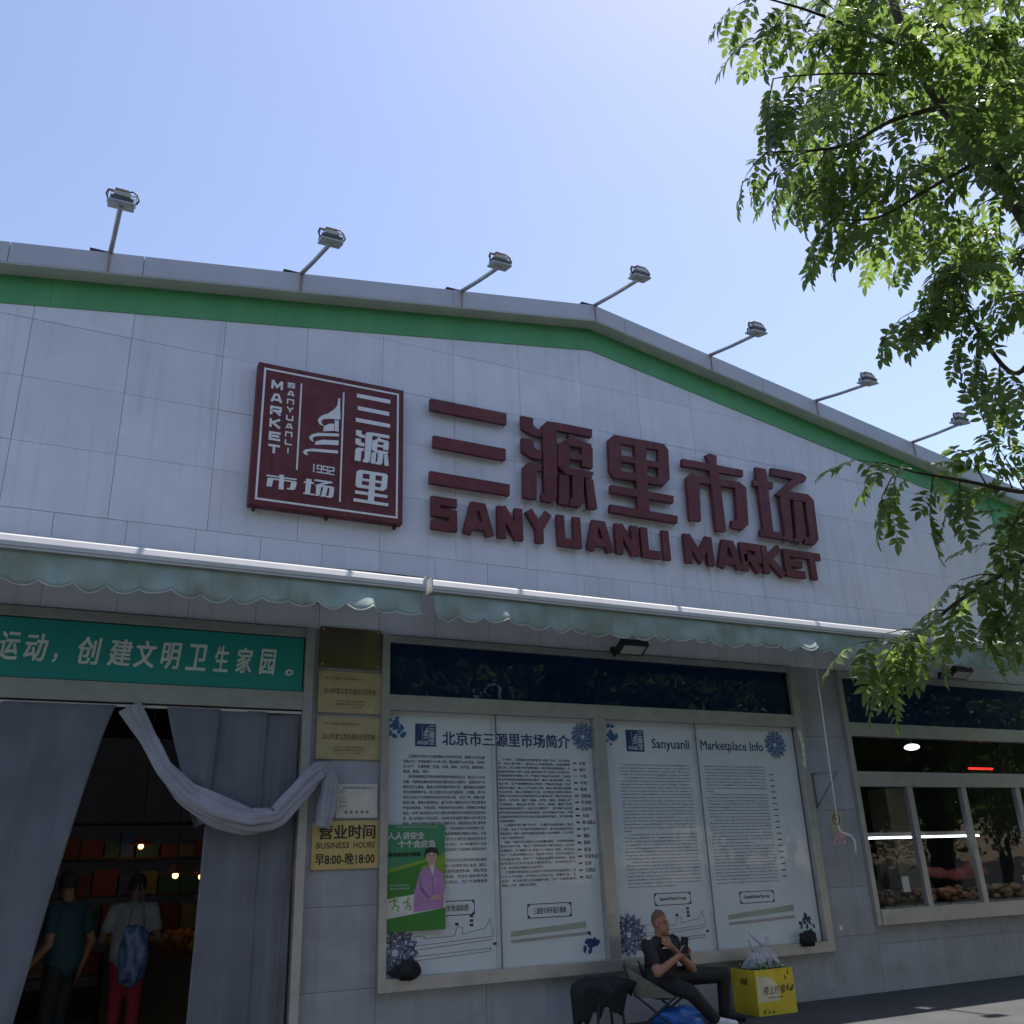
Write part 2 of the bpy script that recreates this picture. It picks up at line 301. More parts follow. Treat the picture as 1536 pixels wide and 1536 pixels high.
# ------------------------------------------------------------------ text helpers
def textmesh(body, size, bold=0, res=2, spacing=1, line=1, shear=0):
    cu = bpy.data.curves.new('t', 'FONT'); cu.body = body; cu.size = size; cu.offset = bold; cu.resolution_u = res; cu.space_character = spacing; cu.space_line = line; cu.shear = shear
    o = bpy.data.objects.new('t', cu); COL.objects.link(o); dg = bpy.context.evaluated_depsgraph_get()
    me = bpy.data.meshes.new_from_object(o.evaluated_get(dg)); bpy.data.objects.remove(o); bpy.data.curves.remove(cu)
    v = np.empty(len(me.vertices) * 3); me.vertices.foreach_get('co', v); v = v.reshape(-1, 3)
    fs = [tuple(p.vertices) for p in me.polygons]; bpy.data.meshes.remove(me); return v, fs
def text(body, x0, x1, z0, z1, y, M_, parent, name='lettering', bold=0, keep=False, **kw):
    v, fs = textmesh(body, 1, 0, **kw); lo = v.min(0); hi = v.max(0)
    s = (x1 - x0) / (hi[0] - lo[0]); sz = (z1 - z0) / (hi[1] - lo[1])
    if keep: s = sz = min(s, sz)
    mb = MB(); b = bold * 1.1
    for i, (dx, dz) in enumerate(((0, 0), (1, .6), (-1, .6), (1, -.6), (-1, -.6)) if bold else ((0, 0),)):      # heavier strokes: the glyph laid over itself, each copy a hair behind
        mb.add([(x0 + (p[0] - lo[0] + dx * b) * s, y + .00012 * i, z0 + (p[1] - lo[1] + dz * b) * sz) for p in v], fs)
    return mb.build(name, M_, parent)
def para(lines, x0, x1, z0, z1, y, M_, parent, name='body_text', bold=0):   # one print block, each line justified
    mb = MB(); n = len(lines); h = (z1 - z0) / n
    for i, t in enumerate(lines):
        if not t.strip(): continue
        ind = .06 * (x1 - x0) if t.startswith('  ') else 0
        v, fs = textmesh(t.strip(), 1, bold, res=1); lo = v.min(0); hi = v.max(0)
        wmax = x1 - x0 - ind; full = len(t.strip()) >= FULL; s = h * .68
        sxx = wmax / (hi[0] - lo[0]) if full else min(s, wmax / (hi[0] - lo[0]))
        zb = z1 - (i + 1) * h + h * .2
        mb.add([(x0 + ind + (p[0] - lo[0]) * sxx, y, zb + p[1] * s) for p in v], fs)
    return mb.build(name, M_, parent)
# ------------------------------------------------------------------ stylised glyphs, traced from the sign
G = {}
def Z(o, s, pts, Y): return [tuple(P(o[0] + a / s, o[1] + b_ / s, Y)[[0, 2]]) for a, b_ in pts]
ZO, ZS = (620, 570), 2.4
G['三'] = [[(62,66),(336,120),(336,160),(62,106)], [(73,199),(333,248),(333,289),(73,240)], [(60,327),(347,376),(347,416),(60,370)]]
G['源'] = [[(389,128),(432,137),(432,162),(444,174),(462,178),(462,205),(430,198),(391,175)], [(391,208),(432,215),(434,240),(446,250),(462,253),(462,285),(430,280),(392,258)],
    [(397,312),(412,296),(462,303),(462,328),(445,326),(444,430),(397,422)], [(464,163),(480,149),(508,153),(517,180),(517,425),(500,441),(462,434),(462,410),(472,408)], [(510,152),(643,178),(643,206),(510,180)],
    [(520,228),(561,214),(561,332),(533,325),(520,308)], [(606,228),(638,234),(645,250),(645,318),(606,310)], [(540,220),(558,208),(558,196),(577,199),(577,211),(640,232),(640,250),(560,236)], [(555,262),(612,272),(612,292),(555,283)], [(530,311),(648,333),(640,356),(545,340)],
    [(572,335),(612,342),(612,440),(600,458),(562,452),(562,430),(572,428)], [(524,340),(558,346),(558,452),(522,444)], [(618,356),(645,360),(660,465),(628,463)]]
G['里'] = [[(703,214),(722,197),(749,203),(751,350),(722,350),(708,330)], [(882,232),(905,234),(918,252),(923,358),(903,380),(882,376)], [(722,197),(905,232),(905,256),(722,224)],
    [(745,270),(888,297),(888,318),(745,291)], [(720,322),(888,352),(903,380),(722,350)], [(795,214),(835,222),(850,472),(808,464)], [(711,378),(936,418),(936,443),(711,405)], [(708,448),(950,490),(950,516),(708,475)]]
G['市'] = [[(1053,270),(1066,264),(1092,272),(1092,300),(1065,298)], [(1068,296),(1092,300),(1096,318),(1070,313)], [(968,283),(1187,324),(1187,348),(968,308)], [(983,352),(997,337),(1070,350),(1072,376),(1028,370),(1036,508),(996,502)],
    [(1096,355),(1175,368),(1200,390),(1165,394),(1158,388),(1096,380)], [(1158,378),(1198,388),(1206,520),(1187,540),(1146,530),(1146,505),(1166,508)], [(1066,325),(1098,330),(1126,545),(1090,543)]]
G['场'] = [[(1232,313),(1270,320),(1297,550),(1262,545)], [(1225,358),(1295,368),(1295,391),(1225,380)], [(1250,538),(1326,549),(1330,573),(1250,560)],
    [(1289,316),(1400,337),(1416,350),(1410,366),(1289,341)], [(1372,350),(1414,352),(1352,400),(1330,424),(1303,412)], [(1322,396),(1420,412),(1440,432),(1415,440),(1320,424)],
    [(1408,418),(1440,432),(1458,575),(1445,594),(1408,588),(1408,566),(1426,566)], [(1318,425),(1352,430),(1366,560),(1358,578),(1325,572),(1338,558)], [(1367,434),(1398,440),(1408,570),(1395,586),(1365,580),(1377,566)]]
GW = {c: [Z(ZO, ZS, p, -.1) for p in ps] for c, ps in G.items()}
def glyph_norm(c):
    a = np.array([q for p in GW[c] for q in p]); lo, hi = a.min(0), a.max(0)
    return [[((x - lo[0]) / (hi[0] - lo[0]), (z - lo[1]) / (hi[1] - lo[1])) for x, z in p] for p in GW[c]]
def latin(ch, w, H, t):
    h = t / 2
    return {'S': [[(w,H-h),(h,H-h),(h,H*.52),(w-h,H*.52),(w-h,h),(0,h)]], 'A': [[(h*.8,0),(w*.36,H-h),(w*.64,H-h),(w-h*.8,0)], [(w*.2,H*.27),(w*.8,H*.27)]],
        'N': [[(h,0),(h,H)], [(w-h,0),(w-h,H)], [(h*1.2,H-h*.2),(w-h*1.2,h*.2)]], 'n': [[(h,0),(h,H-h),(w-h,H-h),(w-h,0)]], 'Y': [[(h*.8,H),(w/2,H*.46),(w-h*.8,H)], [(w/2,H*.52),(w/2,0)]],
        'U': [[(h,H),(h,h),(w-h,h),(w-h,H)]], 'L': [[(h,H),(h,h),(w,h)]], 'I': [[(w/2,0),(w/2,H)]], 'M': [[(h,0),(h,H)], [(w-h,0),(w-h,H)], [(h,H-h*.3),(w/2,H*.25),(w-h,H-h*.3)]],
        'R': [[(h,0),(h,H-h),(w-h,H-h),(w-h,H*.46),(h,H*.46)], [(w*.5,H*.46),(w-h,0)]], 'K': [[(h,0),(h,H)], [(w-h,H),(h*1.6,H*.5)], [(h*1.8,H*.62),(w-h*.8,0)]],
        'E': [[(w,H-h),(h,H-h),(h,h),(w,h)], [(h,H*.5),(w*.9,H*.5)]], 'T': [[(0,H-h),(w,H-h)], [(w/2,0),(w/2,H-h)]],
        '1': [[(w*.6,0),(w*.6,H)]], '9': [[(0,h),(w-h,h),(w-h,H-h),(h,H-h),(h,H*.5),(w-h,H*.5)]], '2': [[(0,H-h),(w-h,H-h),(w-h,H*.5),(h,H*.5),(h,h),(w,h)]]}[ch]
def letter(ch, x0, z0, w, H, t, y0, y1, M_, parent, name='letter', bevel=.004):
    mb = MB()
    for i, pl in enumerate(latin(ch, w, H, t)): mb.ribbon([(x0 + a, z0 + b_) for a, b_ in pl], t, y0 - i * .0015, y1)
    return mb.build(name, M_, parent)
# Chinese channel letters
sc = E('market_name_sign', (6.5, 0, 5.9), 'large dark red Chinese channel characters on the gable wall above the Latin lettering', 'sign')
for c, ps in GW.items():
    mb = MB()
    for i, p in enumerate(ps): mb.prism(p, -.1 - .0015 * i, -.045)
    o = mb.build('character', M_MAROON, sc)
    a = np.array([q for p in ps for q in p]); lo, hi = a.min(0), a.max(0)
    pn = MB()
    for p in ps:
        if abs(p[0][0] - p[-2][0]) > .02: q = min(p, key=lambda t: t[1]); pn.tube([(q[0] + .03 * (1 if q[0] < (lo[0] + hi[0]) / 2 else -1), -.05, q[1] + .01), (q[0] + .03 * (1 if q[0] < (lo[0] + hi[0]) / 2 else -1), -.05, q[1] - .03)], .006, 5)
    pn.build('mounting_pin', M_DARK, sc)
se = E('latin_name_sign', (6.5, 0, 5.3), 'dark red channel letters reading SANYUANLI MARKET below the Chinese characters', 'sign')
LB = [('S',62,170,536),('A',178,299,550),('N',301,406,572),('Y',404,512,590),('U',517,616,605),('A',622,728,618),('N',727,822,632),('L',820,898,643),('I',897,935,652),('M',977,1090,670),('A',1094,1190,685),('R',1180,1264,697),('K',1256,1346,706),('E',1337,1417,716),('T',1406,1481,725)]
zb = P(620 + 62 / 2.4, 570 + 533 / 2.4, -.09)[2]; zt = P(620 + 64 / 2.4, 570 + 415 / 2.4, -.09)[2]
for ch, a, b_, yb in LB:
    xa = P(620 + a / 2.4, 570 + (yb - 50) / 2.4, -.09)[0]; xb = P(620 + b_ / 2.4, 570 + (yb - 40) / 2.4, -.09)[0]
    letter(ch, xa + .014, zb, xb - xa - .055, zt - zb, .105, -.09, -.035, M_MAROON, se)
# logo box
LO, LS = (360, 530), 5.4857; LY = -.13
q4 = Z(LO, LS, [(155, 68), (1352, 305), (1335, 1410), (70, 1238)], LY)
lx0, lx1 = (q4[0][0] + q4[3][0]) / 2, (q4[1][0] + q4[2][0]) / 2; lz1, lz0 = (q4[0][1] + q4[1][1]) / 2, (q4[2][1] + q4[3][1]) / 2
lg = E('logo_sign', ((lx0 + lx1) / 2, 0, lz0), 'square dark red logo box with white border, emblem and lettering on the gable', 'sign')
MB().box(lx0, lx1, LY, -.02, lz0, lz1).build('sign_box', M_MAROON, lg, bevel=.008)
bw = .022; i1 = .062; y0 = LY - .004
bo = MB(); a, b_, c_, d_ = lx0 + i1, lx1 - i1, lz0 + i1, lz1 - i1
bo.box(a, b_, y0, LY + .01, c_, c_ + bw).box(a, b_, y0, LY + .01, d_ - bw, d_).box(a, a + bw, y0, LY + .01, c_ + bw, d_ - bw).box(b_ - bw, b_, y0, LY + .01, c_ + bw, d_ - bw); bo.build('border', M_WHITE, lg)
for xs, ya, yb in (((497, 510), 247, 958), ((848, 860), 322, 1222)):
    pa = Z(LO, LS, [(xs[0], ya), (xs[1], ya)], LY); pb = Z(LO, LS, [(xs[0] - 34, yb)], LY); MB().box((pa[0][0] + pb[0][0]) / 2, (pa[0][0] + pb[0][0]) / 2 + .018, y0, LY + .01, pb[0][1], pa[0][1]).build('divider_line', M_WHITE, lg)
for pts in ([(808,372),(823,370),(826,545),(745,538),(690,540),(668,556),(672,578),(690,600),(655,585),(640,558),(647,535),(675,512),(725,495),(775,462),(800,430)], [(690,600),(735,580),(775,580),(775,638),(685,642)], [(780,549),(812,552),(812,645),(780,640)],
            [(815,662),(640,655),(590,668),(568,690),(578,715),(605,728),(595,700),(615,685),(660,680),(812,685)], [(615,755),(622,725),(680,712),(810,718),(810,757),(680,750)], [(805,800),(600,785),(540,790),(517,808),(530,830),(562,840),(545,815),(580,805),(805,826)]):
    MB().prism(Z(LO, LS, pts, LY), y0, LY + .01).build('pagoda_emblem', M_WHITE, lg)
def zb4(bx_):                                             # image box of upright item -> x0,x1,z0,z1
    x0, y0_, x1, y1_ = bx_; pa = Z(LO, LS, [(x0, y0_), (x1, y1_), (x0, (y0_ + y1_) / 2), (x1, (y0_ + y1_) / 2)], LY)
    return pa[2][0], pa[3][0], pa[1][1], pa[0][1]
for c, bx_ in (('三', (955, 330, 1237, 615)), ('源', (945, 628, 1228, 932)), ('里', (935, 950, 1222, 1262)), ('市', (212, 980, 470, 1140)), ('场', (520, 1022, 775, 1195))):
    x0, x1, z0, z1 = zb4(bx_); mb = MB()
    for i, p in enumerate(glyph_norm(c)): mb.prism([(x0 + u * (x1 - x0), z0 + v * (z1 - z0)) for u, v in p], y0 - i * .0006, LY + .01)
    mb.build('character', M_WHITE, lg)
for i, ch in enumerate('MARKET'):
    xa = 262 - 5.5 * i; yt = 218 + 105 * i; x0, x1, z0, z1 = zb4((xa - 4, yt, xa + 92, yt + 88)); letter(ch, x0, z0, x1 - x0, z1 - z0, .026, y0, LY + .01, M_WHITE, lg)
for i, ch in enumerate('SAnYUAnLI'):
    xa = 392 - 3.5 * i; yt = 238 + 67 * i; x0, x1, z0, z1 = zb4((xa, yt, xa + 60, yt + 53)); letter(ch, x0, z0, x1 - x0, z1 - z0, .015, y0, LY + .01, M_WHITE, lg)
for i, ch in enumerate('1992'):
    xa = 592 + 50 * i - (12 if i else 0); x0, x1, z0, z1 = zb4((xa, 908 + 8 * i, xa + (25 if i == 0 else 46), 980 + 8 * i)); letter(ch, x0, z0, x1 - x0, z1 - z0, .013, y0, LY + .01, M_WHITE, lg)
for xx in (lx0 + .07, (lx0 + lx1) / 2, lx1 - .07): MB().box(xx - .012, xx + .012, -.07, -.02, lz0 - .035, lz0).build('mounting_pin', M_DARK, lg)
# ------------------------------------------------------------------ floodlights over the roof edge
M_LAMPW = mat('lamp_driver', (.45, .44, .43), .35, .5, .1)
M_LAMPG = mat('lamp_body', (.1, .095, .095), .5, .5, .15)
flp = [(-.06, 'floodlight on the far left, almost above the entrance curtains'), (1.97, 'second floodlight from the left, above the logo box'), (4.02, 'third floodlight from the left, above the gap after the logo box'), (6.03, 'floodlight standing at the gable peak'), (7.97, 'first floodlight down the right slope from the peak'), (9.94, 'last floodlight clear of the leaves on the right slope'), (11.94, 'floodlight on the right slope with its head hidden in leaves')]
heads = [(183, 298), (497, 355), (750, 391), (960, 410), (1135, 493), (1302, 568), (1440, 628)]
def floodlight(x, lab, hp):
    zt = roof(x) + .0; b = np.array([x, -.15, zt]); h = P(hp[0], hp[1], -1.13); hz = h[2] + .02; X = h[0]
    o = E('floodlight', (x, -.15, zt), 'grey ' + lab, 'floodlight', 'floodlights along the roof edge')
    MB().box(x - .2, x + .04, -.2, .0, zt + .002, zt + .02).build('base_plate', M_DARK, o)
    d = np.array([X, -1.13, hz - .1]) - b; MB().tube([b + [0, 0, .02], b + d * .5, b + d * .93, b + d], [.028, .026, .026, .026], 8).build('arm', M_GALV, o, smooth=True)
    MB().tube([b + [0, -.052, .01], b + [0, -.07, -.05], b + [0, -.072, -.24]], .008, 5).build('cable', mat('cable_tan', (.35, .22, .15), .7), o)
    # head: tilted body facing down and back to the wall
    t = math.radians(14); ct, st = math.cos(t), math.sin(t)
    def part(bxs, name, M_, bev=.005, par=None):
        mb = MB()
        for bb in bxs: mb.box(*[q * .72 for q in bb])
        mb.v = [(X + p[0], -1.13 + p[1] * ct - p[2] * st, hz + p[1] * st + p[2] * ct) for p in mb.v]; return mb.build(name, M_, par or o, bevel=bev)
    part([(-.17, .17, -.13, .13, -.135, -.1)], 'lamp_rim', M_GALV); lb = part([(-.145, .145, -.11, .11, -.099, -.04)], 'lamp_body', M_LAMPG)
    part([(-.15 + .03 * i, -.14 + .03 * i, -.1, .1, -.04, -.02) for i in range(11)], 'cooling_fins', M_LAMPG, 0, lb)
    part([(-.11, .11, -.075, .075, -.018, .045)], 'driver_box', M_LAMPW); part([(-.1, .08, -.04, .04, .05, .1)], 'junction_box', M_RUST)
    part([(-.155, .155, -.115, .115, -.139, -.1355)], 'lamp_glass', mat('lamp_lens', (.5, .5, .48), .1), 0, lb)
    part([(-.185, -.173, -.02, .02, -.12, .03), (.173, .185, -.02, .02, -.12, .03), (-.185, .185, -.02, .02, .046, .05)], 'bracket', M_GALV, 0)
    MB().tube([(X + .05, -1.13, hz + .07), (X + .09, -1.12, hz + .1), (X + .14, -1.12, hz + .065), (X + .155, -1.13, hz), (X + .135, -1.13, hz - .045)], .009, 6).build('cable', M_CABLE, o, smooth=True)
    MB().tube([(X - .07, -1.13, hz + .06), (X - .13, -1.13, hz + .055), (X - .145, -1.13, hz), (X - .125, -1.13, hz - .05)], .008, 6).build('cable', M_CABLE, o, smooth=True)
for (x, lab), hp in zip(flp, heads): floodlight(x, lab, hp)
# ------------------------------------------------------------------ awnings
def awning(x0, x1, label, n, ph):
    o = E('awning', ((x0 + x1) / 2, -.85, 4.2), label, 'awning', 'retracted shop awnings')
    MB().prism([(0, 0)] * 3, 0, 1) if 0 else None
    prof = [(-.93, 4.19), (-.93, 4.255), (-.91, 4.31), (-.87, 4.335), (-.8, 4.34), (-.78, 4.315), (-.78, 4.19)]
    mb = MB(); k = len(prof); mb.add([(x0, y, z) for y, z in prof] + [(x1, y, z) for y, z in prof], [(i, (i + 1) % k, (i + 1) % k + k, i + k) for i in range(k)] + [tuple(range(k - 1, -1, -1)), tuple(range(k, 2 * k))]); fb = mb.build('front_bar', M_BAR, o)
    for xe, s in ((x0, -1), (x1, 1)): MB().box(min(xe, xe + s * .015), max(xe, xe + s * .015), -.94, -.77, 4.18, 4.345).build('end_cap', mat('cap_plastic', (.6, .6, .6), .5), fb, bevel=.004)
    MB().box(x0, x1, -.9335, -.93, 4.208, 4.216).build('bar_groove', mat('groove', (.3, .3, .3), .5), fb)
    L = x1 - x0
    def zbot(u): a = (u * n) % 1; return 3.965 - (.045 + .026 * math.sin(int(u * n) * 2.4 + ph) ** 2) * math.sin(math.pi * a) ** .8 + .012 * math.sin(u * 9 + ph)
    def vy(u, v): return -.895 + v * (.03 * math.sin(u * L * 3.1 + ph) + .03 * math.sin(u * L * 7.3 + 2 * ph + 2 * v) + .022 * math.sin(u * L * 13.7 + ph - 2.5 * v) + .01 * math.sin(u * L * 29 + ph) - .03 * math.sin(u * L * 1.3 + ph))
    nu = n * 10
    MB().grid(lambda u, v: (x0 + .03 + u * (L - .06), vy(u, v), 4.195 + (zbot(u) - 4.195) * v), nu, 6).build('valance', M_AWN, o, smooth=True, solid=.003); vl = COL.objects[-1]
    MB().tube([(x0 + .03 + u * (L - .06), vy(u, 1) - .001, zbot(u)) for u in [i / nu for i in range(nu + 1)]], .005, 5).build('piping', M_AWNE, vl, smooth=True)
    MB().grid(lambda u, v: (x0 + .03 + u * (L - .06), -.1 - .7 * v, 4.56 - .23 * v - .03 * math.sin(math.pi * v)), 12, 4).build('roof_cloth', M_AWN, o, smooth=True, solid=.003)
    MB().tube([(x0 + .03, -.1, 4.55), (x1 - .03, -.1, 4.55)], .05, 10).build('roller', M_AWN, o, smooth=True)
    for xa, s in ((x0 + .9, -1), (x1 - .9, 1)):
        MB().tube([(xa, -.03, 4.3), (xa + s * .15, -.42, 4.27), (xa + s * .75, -.8, 4.23)], .022, 6).build('arm', M_GALV, o); MB().box(xa - .06, xa + .06, -.06, -.004, 4.22, 4.4).build('wall_bracket', M_DARK, o)
    return o
awning(-2.9, 3.245, 'faded green awning valance with white bar, hanging over the entrance', 23, .3)
awning(3.325, 10.54, 'long faded green awning with white bar over the information boards', 27, 1.9)
awning(10.63, 14.75, 'faded green awning at the right end above the shop window', 13, 3.1)
wc = MB().tube([(x, -.02 - .01 * math.sin(x * 3), 4.585 + .012 * math.sin(x * 1.1) + (.05 if 2 < x < 5 else 0) * math.sin((x - 2) * 1.05)) for x in np.linspace(-2.5, 14.5, 120)], .011, 6).build('cable', M_CABLE, smooth=True); tag(wc, 'black cable lying along the wall just above the awning bars', 'cable')
# under-awning spotlights
def spot(px, py, label):
    p = P(px, py, -.28); o = E('spotlight', (p[0], -.05, p[2]), label, 'spotlight', 'black spotlights under the awnings')
    x, y, z = p
    MB().box(x - .13, x - .09, -.06, -.004, z - .06, z + .06).build('wall_plate', M_DARK, o); MB().tube([(x - .11, -.05, z), (x - .11, -.2, z + .01)], .018, 6).build('arm', M_DARK, o)
    def tb(mb): mb.v = [(x + a, y + b_ * .87 + c_ * .5, z - b_ * .5 + c_ * .87) for a, b_, c_ in mb.v]; return mb
    tb(MB().box(-.19, .19, -.1, .1, -.03, .05)).build('housing', M_DARK, o, bevel=.01)
    tb(MB().box(-.15, .15, -.07, .07, -.036, -.031)).build('lens', mat('lamp_lens2', (.55, .55, .5), .15, .3), o)
spot(948, 972, 'black spotlight under the middle awning above the information boards'); spot(1440, 1010, 'black spotlight under the awnings near the right edge')
# ------------------------------------------------------------------ slogan banner
bn = E('slogan_banner', (.1, -.06, 3.29), 'teal board with white brush lettering above the entrance', 'banner')
for a, b_ in ((-2.1, -.93), (-.928, .33), (.332, 2.26)): MB().box(a, b_, -.03, -.008, 3.29, 3.83).build('board', M_TEAL, bn)
chs = [('运', -8, 60), ('动', 80, 155), ('，', 178, 192), ('创', 260, 335), ('建', 362, 440), ('文', 450, 520), ('明', 540, 605), ('卫', 625, 690), ('生', 718, 765), ('家', 793, 845), ('园', 872, 925), ('。', 960, 985)]
for c, xa, xb in chs:
    xa, xb = (P(q / 2.24, 850 + (290 + .06 * q) / 2.24, -.034)[0] for q in (xa, xb)); z0, z1 = (3.44, 3.52) if c == '，' else (3.44, 3.5) if c == '。' else (3.44, 3.69)
    text(c, xa, xb, z0, z1, -.034, M_BTEXT, bn, 'character', bold=.022, shear=.12)
# ------------------------------------------------------------------ plaques by the entrance
def board(name, x0, x1, z0, z1, M_, label, cat, y=-.022, bev=.003):
    o = E(name, ((x0 + x1) / 2, -.02, z0), label, cat); MB().box(x0, x1, y, -.003, z0, z1).build('plate', M_, o, bevel=bev); return o
p1 = board('brass_plaque', 2.43, 3.09, 3.55, 3.98, mat('brass_dark_reflection', (.2, .16, .1), .12, .6, .1, 5), 'topmost brass plaque beside the entrance, darkly reflecting', 'plaque')  # dark reflection painted into this plaque's brass tone
for x, z in ((2.46, 3.58), (3.06, 3.58), (2.46, 3.95), (3.06, 3.95)): MB().tube([(x, -.02, z), (x, -.03, z)], .012, 8).build('screw', M_BRASS, p1)
for z0, yr, lab in ((3.09, '2014', 'middle brass plaque beside the entrance, engraved 2014'), (2.63, '2013', 'lowest of three brass plaques beside the entrance, engraved 2013')):
    p = board('brass_plaque', 2.43, 3.1, z0, z0 + .425, M_BRASS, lab, 'plaque')
    text('授予：北京市三源里菜市场中心', 2.5, 2.88, z0 + .335, z0 + .365, -.0235, M_INK2, p); text(yr + '年度北京市诚信示范市场', 2.49, 3.04, z0 + .19, z0 + .255, -.0235, M_INK2, p, bold=.01)
    text('北京市工商行政管理局', 2.62, 2.92, z0 + .11, z0 + .13, -.0235, M_INK2, p); text('首都精神文明建设委员会办公室', 2.62, 2.92, z0 + .08, z0 + .1, -.0235, M_INK2, p); text('二 〇 一 五 年', 2.64, 2.9, z0 + .05, z0 + .07, -.0235, M_INK2, p)
    for x, z in ((2.46, .03), (3.07, .03), (2.46, .395), (3.07, .395)): MB().tube([(x, -.02, z0 + z), (x, -.028, z0 + z)], .009, 8).build('screw', M_STEEL, p)
ct_ = board('certificate', 2.655, 3.085, 2.07, 2.395, M_PINK2, 'pale notice with five stars above the business hours sign', 'notice', -.012, 0)
MB().box(2.668, 3.072, -.0135, -.0122, 2.083, 2.382).build('sheet', mat('cert_sheet', (.6, .57, .5), .6), ct_)
text('餐饮服务食品安全等级公示', 2.72, 3.03, 2.345, 2.37, -.0145, M_GREYP, ct_); FULL = 99
para(['经营者名称：', '许可证号：', '', '法定代表人：', '地址：', '监督检查结果', '', '投诉举报电话'], 2.685, 2.87, 2.17, 2.335, -.0145, M_GREYP, ct_)
st = MB()
for i in range(5):
    cx_ = 2.76 + i * .055; st.flat([(cx_ + (.021 if j % 2 == 0 else .009) * math.sin(j * math.pi / 5), 2.125 + (.021 if j % 2 == 0 else .009) * math.cos(j * math.pi / 5)) for j in range(10)], -.0145)
st.build('stars', mat('star_red', (.25, .08, .05), .6), ct_)
bh = board('business_hours_sign', 2.43, 3.1, 1.6, 2.045, M_GOLD, 'gold sign giving the business hours 8:00 to 18:00', 'sign')
text('营业时间', 2.5, 3.06, 1.875, 2.005, -.0235, M_INK, bh, bold=.025); text('BUSINESS', 2.475, 2.8, 1.79, 1.845, -.0235, M_INK, bh, bold=.01); text('HOURS', 2.845, 3.06, 1.79, 1.845, -.0235, M_INK, bh, bold=.01); text('早8:00-晚18:00', 2.47, 3.06, 1.64, 1.745, -.0235, M_INK, bh, bold=.02)
# ------------------------------------------------------------------ information boards
def flower(cx_, cz, r, y, parent, M_, kind=0, sd=0):
    R_ = random.Random(sd); mb = MB()
    if kind == 0:                                          # leafy corner scroll
        for i in range(15):
            a = R_.uniform(0, 6.28); d = r * R_.uniform(.1, .8); L = r * R_.uniform(.35, .6); x, z = cx_ + d * math.cos(a), cz + d * math.sin(a); b_ = R_.uniform(0, 6.28)
            mb.flat([(x + L * t * math.cos(b_) - w * L * math.sin(b_), z + L * t * math.sin(b_) + w * L * math.cos(b_)) for t, w in ((-.5, 0), (-.15, .28), (.2, .22), (.5, 0), (.2, -.2), (-.15, -.3))], y - .0003 * i)
    else:                                                  # ringed peony made of curved petals
        i = 0
        for ring, cnt in ((.16, 4), (.36, 7), (.56, 9), (.76, 12), (.96, 15)):
            for j in range(cnt):
                a = 2 * math.pi * j / cnt + ring * 3; w = math.pi / cnt * .95; r0, r1 = r * (ring - .02), r * (ring + .2)
                for q in (0, .45):
                    ra = r1 - (r1 - r0) * q; rb = ra - r * .07
                    mb.flat([(cx_ + ra * (1 - .25 * abs(t)) * math.cos(a + w * t), cz + ra * (1 - .25 * abs(t)) * math.sin(a + w * t)) for t in (-1, -.5, 0, .5, 1)] + [(cx_ + rb * (1 - .25 * abs(t)) * math.cos(a + w * t), cz + rb * (1 - .25 * abs(t)) * math.sin(a + w * t)) for t in (1, .5, 0, -.5, -1)], y - .00015 * i); i += 1
    return mb.build('flower_ornament', M_, parent)
def minilogo(x, z, s, y, parent):
    parent = MB().box(x, x + s, y, y + .002, z, z + s).build('mini_logo', M_NAVY, parent); mb = MB(); yy = y - .001
    for c, (u0, v0, u1, v1) in (('三', (.68, .68, .93, .93)), ('源', (.68, .38, .93, .65)), ('里', (.68, .08, .93, .35)), ('市', (.1, .08, .33, .25)), ('场', (.38, .08, .6, .25))):
        for p in glyph_norm(c): mb.flat([(x + s * (u0 + a * (u1 - u0)), z + s * (v0 + b_ * (v1 - v0))) for a, b_ in p], yy)
    for u in (.33, .63): mb.flat([(x + s * u, z + s * .1), (x + s * (u + .015), z + s * .1), (x + s * (u + .015), z + s * .92), (x + s * u, z + s * .92)], yy)
    mb.flat([(x + s * .58, z + s * .85), (x + s * .6, z + s * .6), (x + s * .4, z + s * .6), (x + s * .5, z + s * .7)], yy)
    for v in (.35, .45, .52): mb.flat([(x + s * .4, z + s * v), (x + s * .6, z + s * v), (x + s * .6, z + s * (v + .04)), (x + s * .4, z + s * (v + .04))], yy)
    mb.build('mini_logo_print', M_PAPER, parent)
def titlebox(x0, x1, z0, z1, body, y, parent):
    mb = MB(); t = .008
    for a in ((x0, x1, z0, z0 + t), (x0, x1, z1 - t, z1), (x0, x0 + t, z0, z1), (x1 - t, x1, z0, z1)): mb.flat([(a[0], a[2]), (a[1], a[2]), (a[1], a[3]), (a[0], a[3])], y)
    for cx_, cz in ((x0, z0), (x1, z0), (x0, z1), (x1, z1)):
        sx_ = 1 if cx_ == x0 else -1; sz = 1 if cz == z0 else -1; mb.flat([(cx_, cz), (cx_ + sx_ * .045, cz), (cx_, cz + sz * .045)], y - .0004)
    parent = mb.build('caption_frame', M_NAVY, parent); text(body, x0 + .07, x1 - .07, z0 + .04, z1 - .04, y, M_INK, parent, 'caption', bold=.01)
